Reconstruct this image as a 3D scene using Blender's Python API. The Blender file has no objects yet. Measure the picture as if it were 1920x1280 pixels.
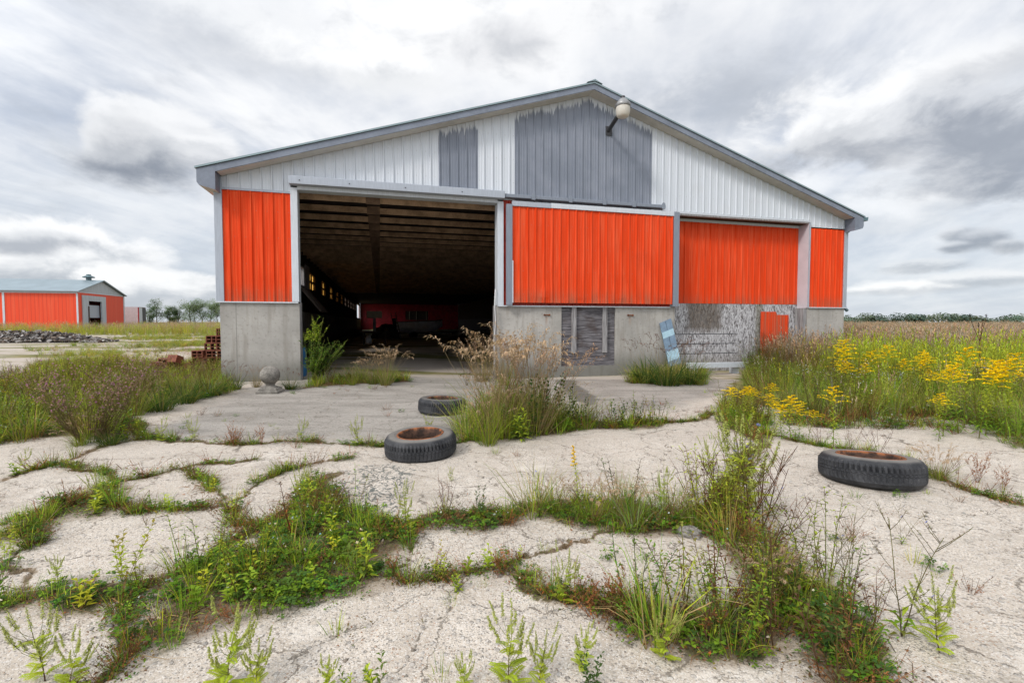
import bpy, math, random
import numpy as np
R = math.radians
rng = np.random.default_rng(7)
random.seed(7)
SC = bpy.context.scene
COL = SC.collection

# ------------------------------------------------------------------ camera
F, PITCH, CAMH = 907.0, math.atan(37 / 907), 1.4
cam_d = bpy.data.cameras.new('camera'); cam = bpy.data.objects.new('camera', cam_d); COL.objects.link(cam)
cam.location = (0, 0, CAMH); cam.rotation_euler = (R(90) - PITCH, 0, 0)
cam_d.sensor_width = 36; cam_d.lens = 36 * F / 1920; cam_d.clip_start = 0.05; cam_d.clip_end = 5000
SC.camera = cam
SC.view_settings.view_transform = 'Standard'; SC.view_settings.look = 'None'
SC.view_settings.exposure = 0.6; SC.view_settings.gamma = 1


def smooth(a, b, x):
    t = np.clip((x - a) / (b - a), 0, 1)
    return t * t * (3 - 2 * t)


def gz(x, y):
    """height of the yard: dips a little towards the right of the big door"""
    return -0.13 * smooth(-5.2, 0.0, x) * smooth(5, 11, y) * (1 - smooth(40, 60, y))


def ray(px, py):
    cx, cy = (px - 960) / F, -(py - 640) / F
    c, s = math.cos(PITCH), math.sin(PITCH)
    return np.array([cx, c + cy * s, -s + cy * c])


def at(px, py):
    """point of the ground under a pixel of the 1920 wide photograph"""
    d = ray(px, py); z = 0.0
    for _ in range(4):
        t = (z - CAMH) / d[2]; z = float(gz(d[0] * t, d[1] * t))
    return float(d[0] * t), float(d[1] * t)


# ------------------------------------------------------------------ mesh helpers
class MB:
    def __init__(s): s.v = []; s.f = []; s.m = []
    def add(s, vs, fs, m=0):
        o = len(s.v); s.v += [tuple(map(float, p)) for p in vs]
        s.f += [tuple(i + o for i in f) for f in fs]; s.m += [m] * len(fs)
    def box(s, x0, x1, y0, y1, z0, z1, m=0):
        s.hexa([(x0, y0, z0), (x1, y0, z0), (x1, y1, z0), (x0, y1, z0)], [(x0, y0, z1), (x1, y0, z1), (x1, y1, z1), (x0, y1, z1)], m)
    def hexa(s, b, t, m=0):
        s.add(list(b) + list(t), [(3, 2, 1, 0), (4, 5, 6, 7), (0, 1, 5, 4), (1, 2, 6, 5), (2, 3, 7, 6), (3, 0, 4, 7)], m)
    def prism(s, poly, y0, y1, m=0):
        """polygon in x-z swept along y"""
        n = len(poly)
        vs = [(p[0], y0, p[1]) for p in poly] + [(p[0], y1, p[1]) for p in poly]
        s.add(vs, [tuple(range(n)), tuple(range(2 * n - 1, n - 1, -1))] + [((i + 1) % n, i, n + i, n + (i + 1) % n) for i in range(n)], m)
    def tube(s, pts, r, n=8, m=0):
        pts = [np.array(p, float) for p in pts]; rs = r if isinstance(r, (list, tuple)) else [r] * len(pts)
        vs = []; fs = []
        for i, p in enumerate(pts):
            d = pts[min(i + 1, len(pts) - 1)] - pts[max(i - 1, 0)]; d /= np.linalg.norm(d)
            a = np.cross(d, (0, 0, 1) if abs(d[2]) < .9 else (1, 0, 0)); a /= np.linalg.norm(a); b = np.cross(d, a)
            for k in range(n):
                t = 2 * math.pi * k / n; vs.append(p + rs[i] * (a * math.cos(t) + b * math.sin(t)))
        for i in range(len(pts) - 1):
            for k in range(n): fs.append((i * n + k, i * n + (k + 1) % n, (i + 1) * n + (k + 1) % n, (i + 1) * n + k))
        fs.append(tuple(range(n - 1, -1, -1))); fs.append(tuple(range((len(pts) - 1) * n, len(pts) * n)))
        s.add(vs, fs, m)
    def lathe(s, prof, n=24, c=(0, 0, 0), m=0, fn=None):
        vs = []; fs = []; k = len(prof)
        for j in range(n):
            a = 2 * math.pi * j / n
            for i, (r, z) in enumerate(prof):
                if fn: r, z = fn(i, j, r, z)
                vs.append((c[0] + r * math.cos(a), c[1] + r * math.sin(a), c[2] + z))
        for j in range(n):
            for i in range(k - 1):
                fs.append((j * k + i, ((j + 1) % n) * k + i, ((j + 1) % n) * k + i + 1, j * k + i + 1))
        s.add(vs, fs, m)
    def build(s, name, mats, parent=None, smooth_=False, bevel=0):
        me = bpy.data.meshes.new(name); me.from_pydata(s.v, [], s.f)
        for m in (mats if isinstance(mats, (list, tuple)) else [mats]): me.materials.append(m)
        me.polygons.foreach_set('material_index', s.m)
        if smooth_: me.polygons.foreach_set('use_smooth', [True] * len(s.f))
        me.update()
        o = bpy.data.objects.new(name, me); COL.objects.link(o)
        if parent: o.parent = parent
        if bevel:
            b = o.modifiers.new('bevel', 'BEVEL'); b.width = bevel; b.segments = 2; b.limit_method = 'ANGLE'
        return o


def tag(o, label=None, cat=None, group=None, kind=None):
    if label: o['label'] = label
    if cat: o['category'] = cat
    if group: o['group'] = group
    if kind: o['kind'] = kind
    return o


def empty(name, loc, rz=0):
    o = bpy.data.objects.new(name, None); COL.objects.link(o); o.location = loc; o.rotation_euler = (0, 0, rz); o.empty_display_size = .2
    return o


def copy_tree(o, parent=None):
    c = o.copy(); COL.objects.link(c)
    if parent: c.parent = parent
    for ch in list(o.children): copy_tree(ch, c)
    return c


def mesh_np(name, V, F_, C, mat, parent=None, smooth_=False):
    """triangle mesh from arrays, C = colour of the leaf or stem itself"""
    me = bpy.data.meshes.new(name)
    me.vertices.add(len(V)); me.vertices.foreach_set('co', np.asarray(V, np.float32).ravel())
    F_ = np.asarray(F_, np.int32); n, k = F_.shape
    me.loops.add(n * k); me.loops.foreach_set('vertex_index', F_.ravel())
    me.polygons.add(n); me.polygons.foreach_set('loop_start', np.arange(n, dtype=np.int32) * k)
    if smooth_: me.polygons.foreach_set('use_smooth', np.ones(n, bool))
    me.update(calc_edges=True)
    if C is not None:
        a = me.attributes.new('col', 'FLOAT_COLOR', 'POINT')
        a.data.foreach_set('color', np.hstack([np.asarray(C, np.float32), np.ones((len(V), 1), np.float32)]).ravel())
    me.materials.append(mat)
    o = bpy.data.objects.new(name, me); COL.objects.link(o)
    if parent: o.parent = parent
    return o


# ------------------------------------------------------------------ materials
class NT:
    def __init__(s, name, world=None):
        if world: s.t = world.node_tree
        else:
            s.m = bpy.data.materials.new(name); s.m.use_nodes = True; s.t = s.m.node_tree
        s.t.nodes.clear()
    def n(s, typ, **kw):
        nd = s.t.nodes.new(typ)
        for k, v in kw.items(): setattr(nd, k, v)
        return nd
    def put(s, sock, v):
        if isinstance(v, bpy.types.NodeSocket): s.t.links.new(v, sock)
        elif isinstance(v, (tuple, list)) and len(v) == 3 and sock.type == 'RGBA': sock.default_value = (*v, 1)
        else: sock.default_value = v
    def math(s, op, a, b=0.0, c=0.0, clamp=False):
        nd = s.n('ShaderNodeMath', operation=op, use_clamp=clamp)
        for i, v in enumerate((a, b, c)): s.put(nd.inputs[i], v)
        return nd.outputs[0]
    def vmath(s, op, a, b=(0, 0, 0)):
        nd = s.n('ShaderNodeVectorMath', operation=op); s.put(nd.inputs[0], a); s.put(nd.inputs[1], b)
        return nd.outputs['Value'] if op in ('DOT_PRODUCT', 'LENGTH') else nd.outputs[0]
    def mix(s, f, a, b, blend='MIX'):
        nd = s.n('ShaderNodeMix', data_type='RGBA', blend_type=blend); s.put(nd.inputs[0], f); s.put(nd.inputs[6], a); s.put(nd.inputs[7], b)
        return nd.outputs[2]
    def ss(s, x, a, b):
        nd = s.n('ShaderNodeMapRange', interpolation_type='SMOOTHSTEP'); s.put(nd.inputs[0], x); s.put(nd.inputs[1], a); s.put(nd.inputs[2], b)
        return nd.outputs[0]
    def obj(s, scale=(1, 1, 1)):
        c = s.n('ShaderNodeTexCoord').outputs['Object']
        return c if scale == (1, 1, 1) else s.vmath('MULTIPLY', c, scale)
    def noise(s, vec, scale=5, detail=4, rough=.55, dist=0, col=False):
        nd = s.n('ShaderNodeTexNoise'); s.put(nd.inputs['Vector'], vec); nd.inputs['Scale'].default_value = scale
        nd.inputs['Detail'].default_value = detail; nd.inputs['Roughness'].default_value = rough; nd.inputs['Distortion'].default_value = dist
        return nd.outputs['Color' if col else 'Fac']
    def vor(s, vec, scale, feature='F1', out='Color', rand=1):
        nd = s.n('ShaderNodeTexVoronoi', feature=feature); s.put(nd.inputs['Vector'], vec); nd.inputs['Scale'].default_value = scale
        nd.inputs['Randomness'].default_value = rand
        return nd.outputs[out]
    def xyz(s, v):
        nd = s.n('ShaderNodeSeparateXYZ'); s.put(nd.inputs[0], v); return nd.outputs
    def comb(s, x, y, z=0.0):
        nd = s.n('ShaderNodeCombineXYZ')
        for i, v in enumerate((x, y, z)): s.put(nd.inputs[i], v)
        return nd.outputs[0]
    def attr(s, name, out='Fac'):
        return s.n('ShaderNodeAttribute', attribute_name=name).outputs[out]
    def bump(s, h, strength=.3, dist=.01):
        nd = s.n('ShaderNodeBump'); nd.inputs['Strength'].default_value = strength; nd.inputs['Distance'].default_value = dist
        s.put(nd.inputs['Height'], h); return nd.outputs[0]
    def out(s, col, rough=.6, metal=0.0, normal=None, spec=.4):
        p = s.n('ShaderNodeBsdfPrincipled'); s.put(p.inputs['Base Color'], col); s.put(p.inputs['Roughness'], rough); s.put(p.inputs['Metallic'], metal)
        p.inputs['Specular IOR Level'].default_value = spec
        if normal is not None: s.put(p.inputs['Normal'], normal)
        o = s.n('ShaderNodeOutputMaterial'); s.t.links.new(p.outputs[0], o.inputs[0]); s.p = p
        return s.m


def simple(name, col, rough=.6, metal=0.0, var=.25, scale=3, dark=None, streak=False, spec=.4, bump=0.0):
    t = NT(name); v = t.obj((6, 6, .5) if streak else (1, 1, 1))
    n1 = t.noise(v, scale, 5); n2 = t.noise(t.obj(), scale * 9, 3)
    d = dark or tuple(c * (1 - var) for c in col)
    f = t.ss(t.math('ADD', t.math('MULTIPLY', n1, .7), t.math('MULTIPLY', n2, .3)), .35, .65)
    return t.out(t.mix(f, d, col), rough, metal, t.bump(n2, bump, .01) if bump else None, spec)


def painted_metal(name, col, fade, dirt_z=None, rough=.42):
    t = NT(name)
    s1 = t.noise(t.obj((7, 7, .35)), 2.2, 5); s2 = t.noise(t.obj(), 1.1, 4); s3 = t.noise(t.obj(), 40, 2)
    c = t.mix(t.math('MULTIPLY', t.ss(s1, .40, .70), .85), col, fade)
    s4 = t.noise(t.obj((16, 16, .25)), 2.2, 4); c = t.mix(t.math('MULTIPLY', t.ss(s4, .58, .8), .35), c, tuple(x * .7 for x in col))
    c = t.mix(t.math('MULTIPLY', t.ss(s2, .5, .8), .35), c, tuple(x * .72 for x in col))
    # chips and scuffs
    sp = t.ss(t.math('ADD', s3, t.math('MULTIPLY', s2, .5)), 1.02, 1.1)
    c = t.mix(t.math('MULTIPLY', sp, .6), c, (.5, .42, .4))
    # rows of screws: small dots beside the ribs
    x, y, z = t.xyz(t.obj())
    fx = t.math('ABSOLUTE', t.math('SUBTRACT', t.math('FRACT', t.math('DIVIDE', x, .229)), .62))
    fz = t.math('ABSOLUTE', t.math('SUBTRACT', t.math('FRACT', t.math('DIVIDE', z, .61)), .5))
    dot = t.math('MULTIPLY', t.math('LESS_THAN', fx, .03), t.math('LESS_THAN', fz, .012))
    c = t.mix(t.math('MULTIPLY', dot, .6), c, (.2, .18, .17))
    if dirt_z is not None:
        d = t.math('MULTIPLY', t.ss(z, dirt_z + .5, dirt_z), t.ss(s1, .3, .7))
        c = t.mix(t.math('MULTIPLY', d, .7), c, (.22, .10, .06))
    return t.out(c, .55, 0, t.bump(s2, .12, .02), .14)


M = {}
M['orange'] = painted_metal('orange_siding_paint', (.64, .046, .005), (.70, .085, .022), 1.86)
M['orange_door'] = painted_metal('orange_door_paint', (.61, .046, .006), (.68, .09, .03), 1.88)
M['red_strip'] = simple('dull_red_siding', (.5, .035, .012), .5, var=.4)


def gable_material():
    t = NT('white_gable_siding'); o = t.obj(); x, y, z = t.xyz(o)
    s1 = t.noise(t.obj((9, 9, .3)), 2, 5); s2 = t.noise(o, 1.2, 4)
    c = t.mix(t.math('MULTIPLY', t.ss(s1, .45, .8), .5), (.53, .56, .60), (.40, .43, .47))
    c = t.mix(t.math('MULTIPLY', t.ss(s2, .5, .75), .3), c, (.44, .45, .46))
    # brushed grey paint with ragged upper edges
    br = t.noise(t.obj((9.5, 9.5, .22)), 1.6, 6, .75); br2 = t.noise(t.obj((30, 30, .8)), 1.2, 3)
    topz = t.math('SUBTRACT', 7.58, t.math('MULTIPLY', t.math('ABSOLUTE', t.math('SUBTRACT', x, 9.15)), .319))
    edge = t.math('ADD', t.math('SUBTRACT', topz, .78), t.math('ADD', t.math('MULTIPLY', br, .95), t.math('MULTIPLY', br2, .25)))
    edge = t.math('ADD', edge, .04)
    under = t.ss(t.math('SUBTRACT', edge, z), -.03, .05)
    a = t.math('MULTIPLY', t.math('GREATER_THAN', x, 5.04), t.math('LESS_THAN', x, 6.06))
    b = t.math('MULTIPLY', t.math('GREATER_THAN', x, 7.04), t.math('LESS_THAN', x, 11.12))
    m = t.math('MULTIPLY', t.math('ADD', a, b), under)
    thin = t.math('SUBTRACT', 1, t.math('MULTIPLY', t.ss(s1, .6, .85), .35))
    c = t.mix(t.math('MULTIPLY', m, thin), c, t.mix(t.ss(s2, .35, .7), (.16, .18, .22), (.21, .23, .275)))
    fx = t.math('ABSOLUTE', t.math('SUBTRACT', t.math('FRACT', t.math('DIVIDE', x, .229)), .62))
    fz = t.math('ABSOLUTE', t.math('SUBTRACT', t.math('FRACT', t.math('DIVIDE', z, .61)), .3))
    dot = t.math('MULTIPLY', t.math('LESS_THAN', fx, .035), t.math('LESS_THAN', fz, .014))
    c = t.mix(t.math('MULTIPLY', dot, .5), c, (.25, .22, .2))
    return t.out(c, .45, 0, t.bump(s2, .1, .02))


M['gable'] = gable_material()
M['fascia'] = simple('blue_grey_fascia', (.185, .21, .26), .45, var=.25, scale=2)
M['soffit'] = simple('beige_soffit', (.60, .57, .53), .6, var=.15)
M['galv'] = simple('galvanised_trim', (.36, .39, .44), .45, .1, var=.14, scale=7, streak=True)
M['galv_dark'] = simple('weathered_grey_trim', (.21, .235, .28), .5, .1, var=.16, scale=7, streak=True)
M['white_trim'] = simple('white_trim', (.53, .56, .60), .5, var=.14, scale=7, streak=True)
M['pink_white'] = simple('pinkish_white_metal', (.52, .48, .51), .5, var=.12)
M['far_roof'] = simple('pale_blue_grey_roof_sheet', (.235, .295, .325), .45, .1, var=.15, scale=.6)
M['roof_metal'] = simple('grey_green_roof_sheet', (.22, .29, .31), .45, .1, var=.15, scale=.6)
M['teal'] = simple('teal_grey_downspout', (.12, .19, .21), .45, var=.3)
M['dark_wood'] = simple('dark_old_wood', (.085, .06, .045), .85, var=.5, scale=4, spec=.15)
M['beam_wood'] = simple('brown_beam_wood', (.46, .31, .20), .8, var=.5, scale=3, spec=.2)
M['near_black'] = simple('near_black_board', (.035, .028, .028), .9, var=.5, spec=.1)  # near-black throughout, for linings and the far barn's dark sheet
M['red_inside'] = simple('red_interior_board', (.42, .02, .03), .6, var=.35, scale=2)
M['rust'] = simple('rusty_iron', (.19, .062, .024), .85, var=.6, scale=9, dark=(.05, .024, .018), bump=.6, spec=.2)
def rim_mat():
    t = NT('rusty_rim_shaded_inside'); o = t.obj(); z = t.xyz(o)[2]; n1 = t.noise(o, 14, 6, .65); n2 = t.noise(o, 50, 3)
    lip = t.mix(t.ss(n1, .35, .65), (.09, .036, .018), (.29, .105, .042)); shaded_inn = t.mix(t.ss(n1, .35, .65), (.022, .014, .011), (.085, .045, .03))  # rusty lip; inner wall is darker rust with the hollow's shade painted in
    c = t.mix(t.ss(t.math('ADD', z, t.math('MULTIPLY', t.math('SUBTRACT', n1, .5), .06)), .203, .232), shaded_inn, lip)
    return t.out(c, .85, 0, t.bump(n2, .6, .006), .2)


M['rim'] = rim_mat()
M['rust_tan'] = simple('faded_rusty_hub', (.30, .19, .09), .8, var=.6, scale=8, dark=(.14, .05, .025), bump=.4, spec=.2)
M['cable'] = simple('white_cable', (.6, .6, .6), .5)
M['blue'] = simple('faded_blue_paint', (.16, .23, .31), .6, var=.25, scale=8)
M['pale_blue'] = simple('pale_blue_paint', (.32, .47, .55), .6, var=.2, scale=8)
M['brick'] = simple('red_brown_clay', (.23, .085, .055), .85, var=.5, scale=12, spec=.2, bump=.3)
M['stone'] = simple('weathered_stone', (.27, .25, .22), .85, var=.6, scale=5, bump=.5, spec=.2)
M['hood'] = simple('lamp_grey_metal', (.28, .28, .28), .4, .3, var=.4, scale=10)
M['dark_metal'] = simple('dark_metal', (.06, .06, .065), .5, .3, var=.4)
M['grey_paint'] = simple('dull_grey_paint', (.3, .32, .34), .5, var=.3)
M['boat'] = simple('faded_boat_hull', (.72, .74, .78), .4, var=.25)
M['white_tank'] = simple('white_tank_paint', (.75, .76, .78), .4, var=.15)
M['tan_box'] = simple('tan_board', (.34, .30, .22), .7, var=.2)
M['black_rubber'] = simple('black_rubber', (.02, .02, .02), .8)
M['container'] = simple('pink_grey_container', (.5, .42, .43), .6, var=.15)
M['blue_barrel'] = simple('blue_plastic', (.03, .14, .3), .5)
M['bark'] = simple('grey_bark', (.12, .10, .085), .9, var=.4, scale=6, spec=.1)
M['far_gable'] = simple('grey_far_gable', (.42, .45, .48), .5, var=.2, scale=1, streak=True)


def far_orange():
    t = NT('far_orange_siding'); x, y, z = t.xyz(t.obj())
    rib = t.math('ABSOLUTE', t.math('SUBTRACT', t.math('FRACT', t.math('DIVIDE', t.math('ADD', x, y), .46)), .5))
    c = t.mix(t.math('MULTIPLY', t.ss(rib, .34, .46), .6), (.68, .052, .008), (.46, .032, .008))
    c = t.mix(t.math('MULTIPLY', t.ss(t.noise(t.obj((2, 2, .1)), 1.5, 4), .45, .7), .5), c, (.70, .10, .035))
    return t.out(c, .5)


M['far_orange'] = far_orange()


def concrete_wall():
    t = NT('foundation_concrete'); o = t.obj(); x, y, z = t.xyz(o)
    n1 = t.noise(o, .9, 6, .6); n2 = t.noise(o, 14, 4); n3 = t.noise(t.obj((3, 3, .35)), 2, 5); n4 = t.noise(o, 90, 2)
    c = t.mix(t.ss(n1, .35, .65), (.30, .285, .262), (.40, .38, .35))
    c = t.mix(t.math('MULTIPLY', t.ss(n3, .48, .68), .5), c, (.225, .20, .17))
    c = t.mix(t.math('MULTIPLY', t.ss(n2, .52, .70), .5), c, (.21, .195, .175))
    damp = t.ss(t.math('ADD', z, t.math('MULTIPLY', n1, -.9)), .30, -.45)
    c = t.mix(t.math('MULTIPLY', damp, .75), c, (.10, .10, .085))
    rustx = t.math('ADD', t.ss(t.math('ABSOLUTE', t.math('SUBTRACT', x, 7.95)), .07, .0), t.ss(t.math('ABSOLUTE', t.math('SUBTRACT', x, 10.47)), .07, 0))
    ru = t.math('MULTIPLY', rustx, t.math('MULTIPLY', t.ss(z, 1.2, 1.5), t.math('LESS_THAN', z, 1.55)))
    c = t.mix(t.math('MULTIPLY', ru, t.math('MULTIPLY', n3, .6)), c, (.28, .13, .06))
    # vertical form seam
    se = t.ss(t.math('ABSOLUTE', t.math('SUBTRACT', x, .36)), .012, .004)
    c = t.mix(t.math('MULTIPLY', se, .55), c, (.12, .115, .11))
    pits = t.ss(t.vor(o, 26, 'F1', 'Distance'), .10, .05)
    h = t.math('ADD', t.math('MULTIPLY', n4, .4), t.math('SUBTRACT', n2, t.math('MULTIPLY', pits, .5)))
    return t.out(c, .9, 0, t.bump(h, .5, .008), .2)


M['concrete'] = concrete_wall()


def strand_board():
    t = NT('weathered_strand_board'); o = t.obj(); x, y, z = t.xyz(o)
    d = t.noise(o, 5, 2, col=True)
    v1 = t.vor(t.vmath('ADD', t.obj((34, 1, 11)), t.vmath('SCALE', d, (0, 0, 0))), 1, 'F1', 'Color')
    w = t.vmath('ADD', t.obj(), t.vmath('MULTIPLY', d, (.12, 0, .12)))
    v2 = t.vor(t.vmath('MULTIPLY', w, (46, 1, 11)), 1.0); v3 = t.vor(t.vmath('MULTIPLY', w, (38, 1, 14)), 1.0)
    g = t.math('ADD', t.math('MULTIPLY', t.xyz(v2)[0], .5), t.math('MULTIPLY', t.xyz(v3)[1], .5))
    pe = t.noise(t.obj((2.2, 1, 1.0)), 2.4, 6, .7)
    c = t.mix(t.ss(g, .15, .85), (.11, .10, .10), (.50, .49, .50))
    c = t.mix(t.math('MULTIPLY', t.ss(pe, .48, .60), .45), c, t.mix(t.xyz(v2)[2], (.40, .39, .40), (.55, .54, .55)))
    c = t.mix(t.math('MULTIPLY', t.ss(pe, .42, .33), .7), c, (.13, .115, .11))
    n1 = t.noise(o, 1.1, 4)
    dk = t.math('MULTIPLY', t.math('MULTIPLY', t.ss(t.math('ADD', x, t.math('MULTIPLY', pe, .6)), 12.75, 13.05), t.ss(t.math('ADD', x, t.math('MULTIPLY', pe, .6)), 14.3, 13.95)), t.ss(t.math('ADD', z, t.math('MULTIPLY', t.noise(t.obj((5, 1, 1)), 3, 4), .5)), 1.25, 1.5))
    c = t.mix(t.math('MULTIPLY', dk, .8), c, t.mix(t.xyz(v2)[2], (.045, .035, .025), (.13, .1, .075)))
    c = t.mix(t.math('MULTIPLY', t.ss(t.math('ABSOLUTE', t.math('SUBTRACT', x, 15.25)), .22, .05), .6), c, (.10, .09, .045))
    c = t.mix(t.math('MULTIPLY', t.ss(z, .6, .0), .5), c, (.17, .15, .13))
    ln = 0.0
    for zz in (1.02, .72, .42): ln = t.math('ADD', ln, t.math('LESS_THAN', t.math('ABSOLUTE', t.math('SUBTRACT', z, zz)), .011))
    c = t.mix(t.math('MULTIPLY', ln, t.ss(x, 14.6, 14.2)), c, (.05, .05, .055))
    return t.out(c, .85, 0, t.bump(g, .4, .01), .2)


M['strand'] = strand_board()


def grey_plywood():
    t = NT('weathered_plywood'); o = t.obj((1.0, 1, 12)); n1 = t.noise(o, 2.2, 6, .65, .6); n2 = t.noise(t.obj(), 2.2, 4)
    c = t.mix(t.ss(n1, .35, .68), (.055, .05, .055), (.20, .19, .20))
    c = t.mix(t.math('MULTIPLY', t.ss(n2, .5, .66), .55), c, (.06, .042, .035))
    return t.out(c, .8, 0, t.bump(n1, .3, .006), .2)


M['ply'] = grey_plywood()


def plank_grey():
    t = NT('weathered_grey_plank'); o = t.obj((14, 14, .8)); n1 = t.noise(o, 2.2, 5, .6)
    return t.out(t.mix(t.ss(n1, .3, .7), (.13, .12, .12), (.33, .32, .32)), .8, 0, t.bump(n1, .4, .006), .2)


M['plank'] = plank_grey()


def plant_mat(name='plant', trans=.38):
    t = NT(name); c = t.attr('col', 'Color')
    p = t.n('ShaderNodeBsdfPrincipled'); t.put(p.inputs['Base Color'], c); p.inputs['Roughness'].default_value = .75; p.inputs['Specular IOR Level'].default_value = .06
    tr = t.n('ShaderNodeBsdfTranslucent'); t.put(tr.inputs[0], t.mix(.3, c, (1, 1, .35), 'MULTIPLY'))
    mx = t.n('ShaderNodeMixShader'); mx.inputs[0].default_value = trans
    t.t.links.new(p.outputs[0], mx.inputs[1]); t.t.links.new(tr.outputs[0], mx.inputs[2])
    o = t.n('ShaderNodeOutputMaterial'); t.t.links.new(mx.outputs[0], o.inputs[0]); return t.m


M['plant'] = plant_mat()


def curtain(name, col, trans=.65):
    t = NT(name); n1 = t.noise(t.obj((1, 1, 1)), 5, 3)
    d = t.n('ShaderNodeBsdfDiffuse'); t.put(d.inputs[0], col)
    tr = t.n('ShaderNodeBsdfTranslucent'); t.put(tr.inputs[0], t.mix(n1, tuple(c * .8 for c in col), col))
    mx = t.n('ShaderNodeMixShader'); mx.inputs[0].default_value = trans
    t.t.links.new(d.outputs[0], mx.inputs[1]); t.t.links.new(tr.outputs[0], mx.inputs[2])
    o = t.n('ShaderNodeOutputMaterial'); t.t.links.new(mx.outputs[0], o.inputs[0]); return t.m


M['yellow_pane'] = curtain('yellowed_window_sheet', (1.0, .74, .34), .9)
M['dusty_pane'] = curtain('dusty_window_sheet', (.6, .55, .5), .5)


def lamp_glass():
    t = NT('ribbed_lamp_glass'); p = t.n('ShaderNodeBsdfPrincipled'); n1 = t.noise(t.obj((1, 1, .2)), 60, 2)
    t.put(p.inputs['Base Color'], t.mix(n1, (.62, .57, .48), (.85, .83, .78))); p.inputs['Roughness'].default_value = .25
    tr = t.n('ShaderNodeBsdfTranslucent'); tr.inputs[0].default_value = (.8, .75, .65, 1)
    mx = t.n('ShaderNodeMixShader'); mx.inputs[0].default_value = .4
    t.t.links.new(p.outputs[0], mx.inputs[1]); t.t.links.new(tr.outputs[0], mx.inputs[2])
    o = t.n('ShaderNodeOutputMaterial'); t.t.links.new(mx.outputs[0], o.inputs[0]); return t.m


M['lamp_glass'] = lamp_glass()


def tyre_mat():
    t = NT('dusty_tyre_rubber'); o = t.obj(); n1 = t.noise(o, 7, 5); n2 = t.noise(o, 60, 3)
    nz = t.xyz(t.n('ShaderNodeNewGeometry').outputs['Normal'])[2]
    c = t.mix(t.ss(n1, .4, .7), (.018, .019, .022), (.045, .046, .05))
    x, y, z = t.xyz(o); rr = t.math('SQRT', t.math('ADD', t.math('MULTIPLY', x, x), t.math('MULTIPLY', y, y)))
    rnd = t.n('ShaderNodeObjectInfo').outputs['Random']
    wall = t.math('MULTIPLY', t.math('MULTIPLY', t.ss(rr, .335, .30), t.ss(z, .10, .17)), t.math('ADD', .6, rnd))   # dusty upper sidewall
    c = t.mix(t.math('MULTIPLY', wall, t.math('ADD', .25, t.math('MULTIPLY', n1, .6))), c, (.19, .175, .155))
    c = t.mix(t.math('MULTIPLY', t.ss(n2, .6, .75), .4), c, (.16, .15, .14))
    return t.out(c, .7, 0, t.bump(n2, .3, .004), .35)


M['tyre'] = tyre_mat()


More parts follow.
